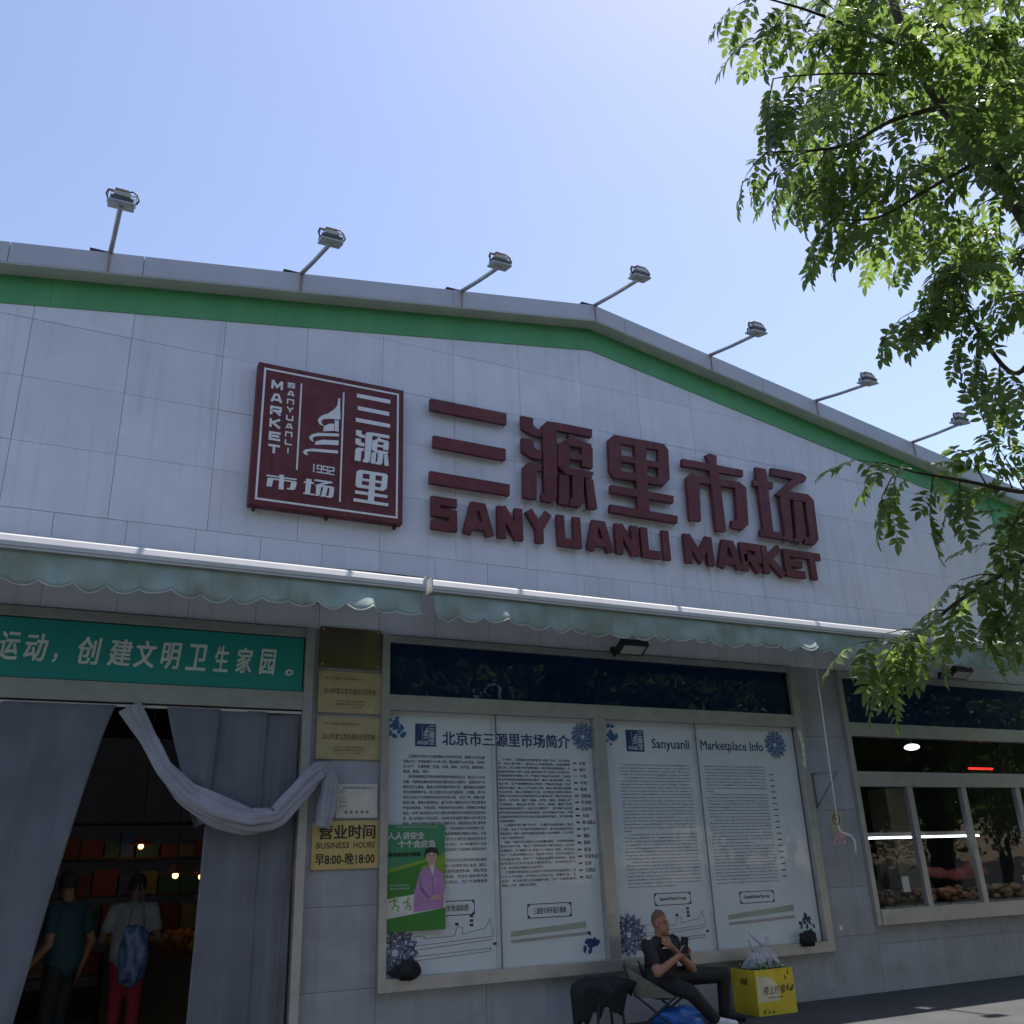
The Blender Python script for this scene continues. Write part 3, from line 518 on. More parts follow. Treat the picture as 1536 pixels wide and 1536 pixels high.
def plan(x0, x1, z0, z1, y, parent):                         # outline floor plan
    def L(u, v): return (x0 + u * (x1 - x0), z0 + v * (z1 - z0))
    mb = MB()
    for pl in ([(0, .0), (0, .62), (.12, .62), (.12, .55), (.5, .57), (.53, .8), (.6, .78), (.6, .6), (.9, .72), (.96, .95), (1, .55), (1, .5), (.0, .38)], [(0, .28), (1, .42)], [(.0, .02), (.95, .12), (.97, .2), (.0, .12)], [(.3, .1), (.3, .06)], [(.5, .12), (.5, .08)], [(.7, .14), (.7, .1)]):
        mb.ribbon([L(*p) for p in pl], .004, y, y + .0015)
    for u, v in ((-.04, .1), (1.02, .3), (.53, .86), (.72, 1.05), (.72, .93), (.72, .82)): a, b_ = L(u, v); mb.flat([(a - .02, b_ - .012), (a + .02, b_ - .012), (a + .02, b_ + .014), (a - .02, b_ + .014)], y)
    mb.build('floor_plan', M_GREYP, parent)
PY = .03
zh1 = """  三源里市场的平台高质量标识性农贸市场，隶属于北京弘建
控股公司，市场始建于1992年12月，营业面积1540平方米，共有摊
位150个，主要经营：蔬菜、水果、鲜肉、水产品、副食调料、
粮油、熟食、茶叶。
  该市场是朝阳区农贸市场规范管理中的标杆性企业，经过近三十年的
发展，在朝阳区商务局和街道办事处的关心指导下，逐渐形成了以
服务社区为基础，兼具北京传统商贸特色文化，富有国际化氛围特
色的生鲜购物平台，现三源里市场已成为朝阳区、三源里、麦子店
附近1万余户3万余居民及周边的京信大厦、佳亿广场、幸福大厦、
京信大厦、南银大厦等饭店、餐厅及各个国家驻华大使馆主要食材
产品采购渠道，市场蔬菜、海鲜种类齐全品质好，还拥有众多精品
食品。市场门前方圆近2平方公里的本地居民不可或缺的生活好去处
保。极大的满足了附近居民、社会单位及各国外国友人的日常生活
需求。如今已然成为“网红”的三源里市场，更是曾经北京城里的年
味十足之地，过年来三源里采购，已逐渐成为“生鲜购物之选”，
  多年来市场获得各级荣誉，是首都精神文明标兵单位、北京
市年度诚信示范市场。2012年被评为“朝阳区食品安全示范
单位”，2013年评为“北京市诚信市场”，2014年被评为“北京
市文明市场”，市场的管理模式经验得到了各级商务局和多年代
表团考察学习的“窗口”。
  近年来，三源里市场已经成为符合北京市菜市场标准化规范
化市场要求，在市场内部设有3.7米宽的消防通道，标识、
监控、通风、大厅内空间等明亮通透和谐，消防安全
达标，公共卫生间及通风系统。为方便国际友人的
到来，标牌均用中英文进行标注，为广大消费者和
国际友人购物提供良好的环境。""".split('\n')
zh2 = """  多年来，三源里市场的经营以“诚信”为本，在社会各
界，树立“客户第一、服务至上”的经营理念，加强经营管
理工作，对入市商户进行规范培训，做到诚信经营基础好。先
后组织经营户进行“消防培训责任书”“诚信工作责任书”
承诺制度签字管理工作；严格执行食品安全制度，对食品
安全严格按照标准规定的有关要求；建立了食品检测室，对蔬
菜农残、水产有害物质进行检测；严格进货查验，杜绝
假冒伪劣商品，禁止三无产品流入市场。食品外部质量注重经营
的公众安全，精心打造菜篮子工程，让市场进行消费水平和环
境提升有较高的可信度和性价比的服务水平，满足市民生活
需求。多年来，商户“诚信、热情、周到、高雅大方”
文明服务，商品以“优质、方便、新鲜、廉价”为特
色的消费体验提供“一站式社区服务厅”，受到商户认可和
内外来宾顾客慕名前来选购商品。市场本着以人为本，为周
边居民提供更好的平价安全的食品服务的理念，努力做好最
让消费者满意。
  三源里市场开展“艺术节”，在春节中秋及国庆二百多
艺术家，举办了艺术菜市场的展览活动，提升周边居民的生活
情趣品位。举办《菜市场遇见经济学》的主题展览，使市场不
仅有人气更有特色艺术。
  目前，本着为企业提供了永续发展的基础，三源里市场紧跟
新时代的步伐，建立了互联网电子商务与线上配送的
经营模式，与“美团外卖”和饿了么“淘鲜达”合作，开始大众
推出了无接触的服务方式；升级电子支付，针对市场国内外
到站配送购物，满足了广大居民不同的消费需求，结合
国际友人在京的菜篮子需求文化，市场特别学习
外语，成为国内外顾客来京必逛的市场。
  三源里市场全体全心全意的为消费者提供的经营理念，努
力为人们创造一个符合北京居民的、宽敞干净、卫
生的、老百姓放心的温馨市场，为广大顾客做到
更放心、便捷、温馨的生活食材。""".split('\n')
en = """  Located in Shunyuan Lane, Chaoyang District, Sanyuanli Marketplace is
a brand of Beijing Hongyuan Commercial and Trading Co., Ltd. established in
1992, the business area of the marketplace covers more than 1,540 sq.m. and
it holds 150 booths that deal in vegetables, dry goods and fish.
  The marketplace has become a representative enterprise for the regions of
Chaoyang District in Beijing. It has experienced nearly thirty years and is
influential and the favourable guidance of the Chaoyang Committee. It
gradually turned into a community service platform that blends Beijing
market culture, shopping and leisure. It serves around many residents and
hotels nearby. The Sanyuanli Market is a fresh food shopping platform
of agriculture and sideline products, which serves more than 10,000 homes
with over 30,000 residents in the region. Residents and people from all
embassies and tourism of hotels, restaurants of Kunlun, Hilton, and
The Great Wall Hotel, Beijing Yuyang Hotel, Liangma Embassy District
restaurants for foreign friends also purchase food ingredients and it
enjoys fame for the quality it offers to home kitchens. It is an
indispensable place within 2 square kilometers. There are fresh
foods, goods of residents, social organizations and foreigners to buy. Being
"Internet Famous", Sanyuanli Marketplace is a "place of attractions" to see. It
also has been chosen and is honoured by the media for "the Oldest Market
of Beijing".
  The marketplace is one of the five community trade markets that has obtained
Demonstration of Beijing. It is the "Civil Model market in Beijing" according to the
assessment performed by the Beijing Spiritual Civilization Agency. It was rated as
"Food Safety Model Unit of Food Safety in the Chaoyang District" in 2012, "Best trade
market in the Chaoyang District" in 2013, and "the civilised market in Beijing" in 2014.
Meanwhile, Sanyuanli Marketplace has gained several awards and has become
delegates who visit over the world in the past, and has become the window through
which Beijing, as the capital city, is presented to the rest of world.
  Thanks to foreigner suggestions and considerations in the past, Sanyuanli
Marketplace has become completely equipped, which meets the requirements of
Beijing food standards of food market. In the market, there is a main firefighting
corridor of 3.7 metre width, and the hall is wide, bright and with toilets. The market is
equipped with fire controls, shower of fire monitoring system, air conditioning
system and ventilation system in order to facilitate international guests. All signage
and positions are bilingually translated so it offers convenience and friendly market
environment for a large number of consumers and foreigners.""".split('\n')
ib = E('chinese_information_board', (4.42, .03, .62), 'white Chinese information board with navy title and blue flower corners', 'information board')
for a, b_ in ((3.18, 4.385), (4.389, 5.66)): MB().box(a, b_, PY, PY + .012, .62, 3.14).build('poster_sheet', M_PAPER, ib)
y = PY - .0025
minilogo(3.5, 2.785, .235, y, ib); text('北京市三源里市场简介', 3.81, 5.37, 2.805, 2.95, y, M_NAVY, ib, 'title', bold=.022)
FULL = 20
para(zh1, 3.37, 4.3, 1.37, 2.71, y, M_GREYP, ib, bold=.008); para(zh2, 4.46, 5.36, 1.37, 2.69, y, M_GREYP, ib, bold=.008)
cols = [(.45,.06,.05),(.45,.06,.05),(.5,.5,.5),(.1,.1,.15),(.03,.2,.5),(.05,.05,.05),(.4,.03,.03)]
for i, t in enumerate('水果 茶叶 干货 牛肉 熟食 豆制品 牛羊肉 白条鸡 大肉 粮油蛋品 水产 调料 蔬菜 香油 包装食品 面食 豆制品 咸菜'.split()):
    z = 2.64 - i * .0705; cc = cols[i] if i < 7 else ((.4, .03, .03) if i == 14 else (.04, .04, .05)); MB().flat([(5.4, z - .008), (5.45, z - .008), (5.45, z + .008), (5.4, z + .008)], y).build('legend_mark', mat('legend%d' % (i if i < 7 else 7 + (i == 14)), cc, .6), ib)
    text(t, 5.48, 5.48 + .042 * len(t), z - .02, z + .02, y, M_GREYP, ib, 'legend_text', bold=.01)
titlebox(3.62, 4.15, 1.13, 1.27, '三源里市场消防图', y, ib); titlebox(4.75, 5.28, 1.06, 1.2, '三源里市场平面示意图', y, ib)
plan(3.5, 4.35, .74, 1.1, y, ib)
flower(3.29, 2.99, .15, y, ib, M_BLUEP, 0, 3); flower(5.55, 2.94, .145, y, ib, M_BLUEP, 1); flower(3.3, .83, .21, y, ib, M_NAVY, 1); flower(5.5, .78, .16, y, ib, M_NAVY, 0, 9)
mm = MB(); mm.flat([(4.55, .9), (5.45, .94), (5.45, 1.0), (4.55, .95)], y); mm.build('market_plan_strip', mat('plan_strip', (.35, .4, .33), .6), ib); MB().flat([(4.55, .84), (5.45, .87), (5.45, .9), (4.55, .87)], y).build('market_plan_strip', mat('plan_strip2', (.4, .36, .36), .6), ib)
ie = E('english_information_board', (7.2, .03, .62), 'white English information board titled Sanyuanli Marketplace Info behind the seated man', 'information board')
for a, b_ in ((5.81, 7.123), (7.127, 8.72)): MB().box(a, b_, PY, PY + .012, .62, 3.14).build('poster_sheet', M_PAPER, ie)
minilogo(6.14, 2.79, .25, y, ie); text('Sanyuanli', 6.5, 7.05, 2.8, 2.945, y, M_NAVY, ie, 'title', bold=.012); text('Marketplace Info', 7.22, 8.2, 2.8, 2.945, y, M_NAVY, ie, 'title', bold=.012)
FULL = 62
para(en, 6.02, 7.02, 1.3, 2.66, y, M_GREYP, ie, bold=.006); para(en[12:] + en[4:16], 7.24, 8.17, 1.3, 2.66, y, M_GREYP, ie, bold=.006)
for i in range(18): z = 2.55 - i * .07; MB().flat([(8.24, z - .006), (8.31, z - .006), (8.31, z + .006), (8.24, z + .006)], y).build('legend_mark', M_GREYP, ie)
titlebox(6.35, 6.85, 1.11, 1.24, 'Sanyuanli Market Fire map', y, ie); titlebox(7.55, 8.07, 1.08, 1.21, 'Sanyuanli Market Plane map', y, ie)
plan(6.2, 7.02, .72, 1.05, y, ie)
flower(5.93, 2.97, .14, y, ie, M_BLUEP, 0, 5); flower(8.4, 2.92, .155, y, ie, M_BLUEP, 1); flower(5.98, .84, .19, y, ie, M_NAVY, 1); flower(8.52, .82, .16, y, ie, M_NAVY, 0, 13)
MB().flat([(7.35, .92), (8.35, .97), (8.35, 1.04), (7.35, .97)], y).build('market_plan_strip', MATS['plan_strip'], ie); MB().flat([(7.35, .86), (8.35, .89), (8.35, .92), (7.35, .89)], y).build('market_plan_strip', MATS['plan_strip2'], ie)
# green safety poster, stuck on the glass
gp = E('safety_poster', (3.49, -.015, 1.02), 'green safety poster with woman in lilac suit taped over the Chinese board', 'poster')
gx, gz = 3.185, 1.015; gw, gh = .625, .985
def GP(pts, M_, i, name): MB().flat([(gx + u * gw, gz + v * gh) for u, v in pts], -.0165 - .0006 * i).build(name, M_, gp)
MG1 = mat('poster_green', (.04, .2, .03), .5); MG2 = mat('poster_lime', (.2, .34, .04), .5); MGW = mat('poster_white', (.6, .6, .57), .5); MGT = mat('poster_teal', (.05, .24, .11), .5)
MB().box(gx, gx + gw, -.0165, -.0135, gz, gz + gh).build('sheet', MG1, gp)
GP([(0, .56), (1, .7), (1, 1), (0, 1)], MGT, 1, 'colour_field'); GP([(0, .54), (1, .68), (1, .72), (0, .57)], MG2, 2, 'colour_field'); GP([(.45, .3), (1, .36), (1, .69), (.6, .6)], MG2, 3, 'colour_field'); GP([(0, .12), (1, .2), (1, .38), (0, .3)], MGW, 4, 'colour_field')
LM = mat('lilac', (.42, .22, .42), .6); SKP = mat('print_skin', (.55, .34, .27), .6)
GP([(.46,.17),(.96,.2),(.99,.4),(.97,.52),(.86,.57),(.78,.6),(.66,.59),(.56,.54),(.47,.36)], LM, 6, 'portrait_suit'); GP([(.7,.6),(.83,.6),(.82,.66),(.72,.66)], SKP, 7, 'portrait_neck')
GP([(.66,.66),(.7,.63),(.77,.615),(.83,.64),(.86,.68),(.86,.74),(.66,.74)], SKP, 8, 'portrait_face'); GP([(.64,.7),(.66,.67),(.67,.71),(.76,.73),(.86,.71),(.88,.68),(.89,.72),(.86,.765),(.76,.785),(.66,.76)], M_HAIR, 9, 'portrait_hair')
GP([(.74,.27),(.93,.28),(.92,.31),(.84,.33),(.74,.3)], SKP, 9, 'portrait_hands'); GP([(.73,.6),(.78,.5),(.82,.6)], MGW, 8, 'portrait_collar'); GP([(.78,.5),(.8,.33),(.785,.33),(.77,.5)], mat('lilac_dark', (.25, .12, .26), .6), 8, 'portrait_lapel'); GP([(.56,.52),(.6,.4),(.72,.31),(.7,.29),(.57,.37)], MATS['lilac_dark'], 7, 'portrait_sleeve')
for u in (.705, .79): GP([(u, .692), (u + .035, .692), (u + .03, .7), (u + .005, .7)], M_INK, 10, 'portrait_eye')
GP([(.735, .645), (.79, .645), (.775, .637), (.75, .637)], mat('print_lips', (.4, .05, .06), .6), 10, 'portrait_lips')
yy = -.022
text('人人讲安全', gx + .01, gx + .4, gz + .845, gz + .915, yy, MGW, gp, 'slogan', bold=.03); text('个个会应急', gx + .12, gx + .52, gz + .765, gz + .835, yy, MGW, gp, 'slogan', bold=.03); text('查找身边安全隐患', gx + .02, gx + .36, gz + .685, gz + .725, yy, M_INK, gp, 'slogan', bold=.03)
text('深入开展2023年全国“安全生产月”活动', gx + .1, gx + .54, gz + .955, gz + .972, yy, MGW, gp, 'slogan'); text('安全广播电视总台主持人', gx + .04, gx + .24, gz + .41, gz + .43, yy, MGW, gp, 'slogan'); text('朝阳区安全宣传大使', gx + .04, gx + .24, gz + .38, gz + .398, yy, MGW, gp, 'slogan')
rm = MB()
for ox, s in ((.06, 1), (.2, .8)):
    for pl in ([(0, 0), (.03, .04), (.02, .09)], [(.03, .04), (.07, .03), (.06, -.02)], [(-.03, .07), (.02, .09), (.06, .07)]): rm.ribbon([(gx + ox + a * s, gz + .2 + b_ * s) for a, b_ in pl], .012 * s, yy, yy + .0008)
    rm.flat([(gx + ox + (.035 + .015 * math.cos(t)) * s, gz + .2 + (.115 + .015 * math.sin(t)) * s) for t in np.linspace(0, 5.6, 9)], yy)
rm.build('runner_print', MG2, gp)
# ------------------------------------------------------------------ entrance curtains
def sheet(name, fn, label, nu=44, nv=40, group='entrance curtain strips', M_=None, solid=.004):
    o = MB().grid(fn, nu, nv).build(name, M_ or M_CURT, smooth=True, solid=solid); tag(o, label, 'curtain', group); return o
def hang(x0, x1, xb0, xb1, y, amp, ph, zt=3.07, zb=.02):
    def fn(u, v):
        a = x0 + (x1 - x0) * u; b_ = xb0 + (xb1 - xb0) * u; w = v ** .8
        return (a + (b_ - a) * w, y + amp * (.3 + v) * math.sin(u * 9 + ph + v * 1.2) * .8 + .12 * amp * math.sin(u * 21 + ph + 2 * v) + .05 * amp * math.sin(u * 47 + ph * 2 + 3 * v) + .25 * amp * math.sin(v * 17 + u * 5), zt + (zb - zt) * v)
    return fn
sheet('curtain', hang(-2.1, -1.2, -2.1, -1.3, -.02, .02, 0), 'pale grey door curtain strip at the far left end of the entrance')
sheet('curtain', hang(-1.2, -.33, -1.3, -.62, -.03, .02, 1), 'grey door curtain strip at the left edge, behind the drawn strip')
sheet('curtain', hang(-.34, .55, -.66, .0, -.045, .02, 2.2), 'grey door curtain strip drawn back to the left of the dark opening')
sheet('curtain', hang(1.44, 1.93, 1.4, 1.93, -.03, .018, 4), 'grey door curtain strip hanging straight right of the dark opening')
sheet('curtain', hang(1.9, 2.26, 1.9, 2.25, -.01, .02, 5), 'narrow grey door curtain strip against the right door jamb')
def tri(u, v):                                             # strip pulled aside: wide at the rail, gathered below
    l = .99 + .34 * v ** 1.1; r_ = 1.47 - .02 * v; return (l + (r_ - l) * u, -.05 - .03 * math.sin(u * 8 + v * 3) * v - .02, 3.07 - 1.02 * v - .06 * v * (1 - u))
sheet('curtain', tri, 'grey curtain strip pulled aside above the tied swag', 14, 16)
pth = [Vector(p) for p in ((.66, -.08, 3.06), (.82, -.1, 2.8), (1.0, -.13, 2.5), (1.22, -.16, 2.27), (1.5, -.19, 2.12), (1.8, -.2, 2.04), (2.03, -.2, 2.07), (2.2, -.18, 2.27), (2.36, -.15, 2.44), (2.47, -.12, 2.53), (2.54, -.1, 2.5), (2.55, -.1, 2.35), (2.53, -.1, 2.12), (2.5, -.1, 1.98))]
wd = [.085, .065, .07, .09, .115, .105, .085, .085, .08, .07, .065, .07, .08, .065]
def swag(u, v):
    t = v * (len(pth) - 1); i = min(int(t), len(pth) - 2); f_ = t - i; p = pth[i].lerp(pth[i + 1], f_); d = (pth[i + 1] - pth[i]).normalized(); w = wd[i] * (1 - f_) + wd[i + 1] * f_
    up = Vector((-d.z, 0, d.x)); a = u * 2 * math.pi; k = 1 + .26 * math.sin(3 * a + v * 9) + .13 * math.sin(7 * a - v * 14) + .05 * math.sin(15 * a + v * 30)
    return p + up * (w * math.cos(a) * k) + Vector((0, -1, 0)) * (w * .45 * math.sin(a) * k)
sheet('curtain', swag, 'twisted pale grey curtain swag looped from the rail to the plaque pillar', 64, 90, solid=0, M_=mat('swag_cloth', (.33, .32, .37), .75, 0, .12, 4, .4, 25, dirt=(.22, .22, .25), dscale=3, damt=.6))
# ------------------------------------------------------------------ people
def person_mesh(name, caps, balls, mats, parent, vox=.012, sm=6):
    mb = MB(); segs = []
    for a, b_, ra, rb, t in caps:
        a = np.array(a, float); b_ = np.array(b_, float); mb.tube([a, b_], [ra, rb], 12); mb.ball(a, ra, 12, 8); mb.ball(b_, rb, 12, 8); segs.append((a, b_, ra, rb, t))
    for c, r_, t in balls: mb.ball(c, r_, 16, 12); segs.append((np.array(c, float), np.array(c, float) + 1e-4, float(np.mean(r_)), float(np.mean(r_)), t))
    o = mb.build(name, mats, parent, smooth=True)
    rm_ = o.modifiers.new('r', 'REMESH'); rm_.mode = 'VOXEL'; rm_.voxel_size = vox; s_ = o.modifiers.new('s', 'SMOOTH'); s_.iterations = sm; s_.factor = .5
    dg = bpy.context.evaluated_depsgraph_get(); me = bpy.data.meshes.new_from_object(o.evaluated_get(dg)); o.modifiers.clear(); o.data = me
    me.materials.clear()
    for q in mats: me.materials.append(q)
    n = len(me.polygons); c = np.empty(n * 3); me.polygons.foreach_get('center', c); c = c.reshape(-1, 3) + OFF[o]; best = np.full(n, 1e9); idx = np.zeros(n, int)
    for a, b_, ra, rb, t in segs:
        ab = b_ - a; u = np.clip(((c - a) @ ab) / (ab @ ab), 0, 1); d = np.linalg.norm(c - a - u[:, None] * ab, axis=1) / (ra + (rb - ra) * u); w = d < best; best[w] = d[w]; idx[w] = t
    me.polygons.foreach_set('material_index', idx.astype(np.int32)); me.polygons.foreach_set('use_smooth', np.ones(n, bool)); me.update(); return o
CO, CS = (940, 1350), 8.256
def J(a, b_, Y): return P(CO[0] + a / CS, CO[1] + b_ / CS, Y)
man = E('person', tuple(P(1000, 1500, -.6) * [1, 1, 0]), 'seated man in black uniform shirt, hand on chin, looking at a phone', 'person')
f2 = np.array([.42, -.907, 0]); rt = np.array([-.97, -.24, 0]); r2_ = np.array([-.907, -.42, 0])
hd = J(418, 285, -.66); nk = J(410, 455, -.62); ch = J(425, 620, -.6); pv = J(430, 955, -.56)
shR = nk + rt * .19 + [0, 0, -.075]; shL = nk - rt * .19 + [0, 0, -.06]
elR = J(385, 905, -.86); wrR = J(640, 700, -.86); haR = J(700, 655, -.86); elL = J(815, 850, -.62); wrL = J(560, 590, -.74); haL = J(480, 510, -.77)
hpR = pv + rt * .09; hpL = pv - rt * .09
knR = J(800, 1150, -.98); anR = J(1090, 1470, -1.02); knL = J(1200, 925, -.62); anL = J(1215, 1420, -.62)
anR[2] = max(anR[2], .09); anL[2] = max(anL[2], .09)
toR = anR + np.array([.16, -.1, -.05]); toL = anL + np.array([.17, -.08, -.05])
K, U_, T_, SH = 0, 1, 2, 3
caps = [(nk + [0, 0, -.05], hd + [0, 0, -.05] - f2 * .01, .062, .058, K), (nk + [0, 0, -.1], ch, .12, .145, U_), (nk + rt * .05 + [0, 0, -.09], shR, .1, .078, U_), (nk - rt * .05 + [0, 0, -.09], shL, .1, .078, U_), (ch + rt * .07, pv + rt * .06 + [0, 0, .08], .125, .13, U_), (ch - rt * .07, pv - rt * .06 + [0, 0, .08], .125, .13, U_),
    (shR, shR * .38 + elR * .62, .072, .07, U_), (shR * .38 + elR * .62, elR, .05, .045, K), (elR, wrR, .044, .031, K), (shL, shL * .38 + elL * .62, .07, .066, U_), (shL * .38 + elL * .62, elL, .048, .043, K), (elL, wrL, .043, .03, K),
    (pv, hpR, .14, .13, T_), (pv, hpL, .14, .13, T_), (hpR, knR, .1, .075, T_), (knR, anR, .074, .058, T_), (hpL, knL, .1, .078, T_), (knL, anL, .076, .058, T_),
    (anR + [0, 0, -.02], toR, .045, .036, SH), (anL + [0, 0, -.02], toL, .045, .036, T_)]
def hand(w, h, spread, curl, tb_):                          # palm + four fingers + thumb
    w = np.array(w); d = (h - w) / np.linalg.norm(h - w); s_ = np.array(spread, float); s_ -= d * (s_ @ d); s_ /= np.linalg.norm(s_); c_ = np.array(curl, float); c_ -= d * (c_ @ d); c_ /= np.linalg.norm(c_); pc = w + d * .05
    out = [(w, pc, .028, .03, K), (pc - s_ * .022, pc + s_ * .022 + d * .02, .024, .022, K)]
    for i, L in enumerate((.068, .078, .072, .056)):
        b0 = pc + s_ * (.033 - .022 * i) + d * .035; k1 = b0 + d * L * .45 + c_ * .012; k2 = k1 + d * L * .25 + c_ * L * .38; out += [(b0, k1, .0105, .0095, K), (k1, k2, .0095, .008, K)]
    t0 = pc + s_ * .03; t1 = t0 + s_ * .03 + d * .025; out += [(w + d * .025 + s_ * .015, t1, .014, .011, K), (t1, t1 + d * .03 + c_ * .012, .011, .009, K)]
    return out
caps += hand(wrR, haR, np.array([0, 0, 1]) + f2 * .2, f2, 1); caps += hand(wrL, haL, np.array([0, 0, 1.]), -rt * .3 + f2 * -.6, 1)
hf = f2 * .93 + np.array([0, 0, -.36])
balls = [(hd + [0, 0, .025] - f2 * .012, (.079, .079, .1), K), (hd + f2 * .03 + [0, 0, -.045], (.06, .06, .072), K), (hd + f2 * .05 + [0, 0, -.085], (.034, .034, .03), K), (hd + f2 * .084 + [0, 0, -.018], (.013, .013, .02), K), (hd + f2 * .052 + [0, 0, .022], (.032, .032, .014), K),
    (hd + r2_ * .078 + [0, 0, -.01], (.018, .018, .034), K), (hd - r2_ * .078 + [0, 0, -.01], (.018, .018, .034), K), (hd + f2 * .082 + [0, 0, -.058], (.02, .02, .009), K)]
MSH = mat('shoe_white', (.55, .55, .6), .6, 0, .2, 20)
person_mesh('body', caps, balls, [M_SKIN, M_UNI, M_UNI2, MSH], man, .0085, 5)
hr = MB().grid(lambda u, v: tuple(hd + np.array([0, 0, .027]) - f2 * .016 + np.array([math.cos(u * 6.2832) * math.sin(v * (1.5 - .42 * math.cos(u * 6.2832 - math.atan2(f2[1], f2[0])))) * .0805, math.sin(u * 6.2832) * math.sin(v * (1.5 - .42 * math.cos(u * 6.2832 - math.atan2(f2[1], f2[0])))) * .0805, math.cos(v * (1.5 - .42 * math.cos(u * 6.2832 - math.atan2(f2[1], f2[0])))) * .1015])), 28, 10); hr.build('hair', mat('short_hair', (.15, .08, .055), .8, 0, .4, 90), man, smooth=True)
fc = MB()
for s in (-1, 1): fc.ball(hd + f2 * .074 + r2_ * .03 * s + [0, 0, .0], (.012, .012, .006), 8, 6); fc.tube([hd + f2 * .068 + r2_ * .045 * s + [0, 0, .02], hd + f2 * .08 + r2_ * .018 * s + [0, 0, .024]], .004, 5)
fc.build('eyes', mat('eye_dark', (.03, .02, .015), .5), man); MB().tube([hd + f2 * .088 + r2_ * .022 + [0, 0, -.06], hd + f2 * .096 + [0, 0, -.058], hd + f2 * .088 - r2_ * .022 + [0, 0, -.06]], .005, 5).build('mouth', mat('lips', (.2, .07, .055), .5), man)
for a, n_ in ((shR + [0, -.03, .07], 'badge'), (shL + f2 * .04 + [0, -.03, .068], 'badge'), (ch + f2 * .11 + rt * .1 + [0, -.03, .03], 'name_tag'), (shL * .6 + elL * .4 + f2 * .06 + rt * .02, 'badge')):
    MB().ball(a, (.034, .02, .012) if n_ == 'badge' else (.04, .012, .008), 8, 5).build(n_, mat('badge_white', (.55, .55, .55), .5), man)
pc = haR + f2 * .02 + np.array([0, 0, .07]); ph_ = MB(); u1 = rt * .0 + np.array([.35, .2, 1]); u1 = u1 / np.linalg.norm(u1); u2 = np.array([.75, -.5, -.1]); u2 -= u1 * (u2 @ u1); u2 /= np.linalg.norm(u2); u3 = np.cross(u1, u2)
ph_.box(-.038, .038, -.005, .005, -.08, .08); ph_.v = [tuple(pc + u2 * a + u3 * b_ + u1 * c_) for a, b_, c_ in ph_.v]
tag(ph_.build('phone', mat('phone_black', (.008, .008, .01), .15), bevel=.003), 'black phone held up in the seated man\'s hand', 'phone')
# folding chair under the man
chx = E('folding_chair', tuple(P(975, 1500, -.55) * [1, 1, 0]), 'small folding camp chair with olive cloth under the seated man', 'chair')
sz = max(.22, pv[2] - .14); ba = pv - f2 * .02
f3 = np.array([.6, -.8, 0]); r3 = np.array([-.8, -.6, 0])
c4 = [ba + f3 * .24 + r3 * .22, ba + f3 * .24 - r3 * .22, ba - f3 * .2 - r3 * .22, ba - f3 * .2 + r3 * .22]
MOL = mat('olive_cloth', (.16, .15, .12), .85, 0, .15, 8, .2, 60)
def seatf(u, v): p = (c4[0] * (1 - u) + c4[1] * u) * (1 - v) + (c4[3] * (1 - u) + c4[2] * u) * v; return (p[0], p[1], sz - .06 * math.sin(math.pi * u) * math.sin(math.pi * v) - .005)
MB().grid(seatf, 8, 8).build('seat', MOL, chx, smooth=True, solid=.006)
bk0 = [np.array([c[0], c[1], sz]) for c in (c4[3], c4[2])]; bk1 = [b_ - f3 * .1 + np.array([0, 0, .26]) for b_ in bk0]
def backf(u, v): a = bk0[0] * (1 - u) + bk0[1] * u; b_ = bk1[0] * (1 - u) + bk1[1] * u; p = a * (1 - v) + b_ * v; return tuple(p - f3 * .03 * math.sin(math.pi * u) + np.array([0, 0, .04 * math.cos(u * math.pi) * v]))
MB().grid(backf, 8, 6).build('backrest', MOL, chx, smooth=True, solid=.006)
for a, b_ in ((c4[0], c4[3]), (c4[3], c4[0]), (c4[1], c4[2]), (c4[2], c4[1])): MB().tube([(a[0], a[1], sz), (b_[0], b_[1], .012)], .011, 6).build('leg', M_DARK, chx)
for q, (b0, b1) in enumerate(zip(bk0, bk1)):
    fr_ = np.array([c4[q][0], c4[q][1], sz]); MB().add([b1, b0 - [0, 0, .03], fr_ - [0, 0, .02]], [(0, 1, 2)]).build('side_gusset', MOL, chx, solid=.006)
for b0, b1 in zip(bk0, bk1): MB().tube([b0, b1 + np.array([0, 0, .01])], .011, 6).build('back_post', M_DARK, chx)
bb = ba * [1, 1, 0]
def blob(c, r_, n, sq, sd, amp=.12, f_=3.0):
    R_ = random.Random(sd); k = [(R_.uniform(1, f_ * 2), R_.uniform(0, 6), R_.uniform(1, f_ * 2), R_.uniform(0, 6)) for _ in range(6)]
    def fn(u, v):
        a = u * 2 * math.pi; t = -math.pi / 2 + math.pi * v; s_ = 1 + amp * sum(math.sin(round(p[0]) * a + p[1]) * math.sin(p[2] * t + p[3]) for p in k) / 2.2
        ct = abs(math.cos(t)) ** sq; return (c[0] + r_[0] * ct * math.cos(a) * s_, c[1] + r_[1] * ct * math.sin(a) * s_, max(.004, c[2] + r_[2] * math.copysign(abs(math.sin(t)) ** sq, math.sin(t)) * s_))
    return MB().grid(fn, n, n // 2)
tag(blob((bb[0] + .12, bb[1] - .12, .1), (.27, .2, .1), 40, .7, 4, .2).build('shopping_bag', mat('blue_plastic', (.02, .12, .45), .35, 0, .15, 10, .3, 25), smooth=True), 'bright blue plastic bag on the ground under the folding chair', 'bag')
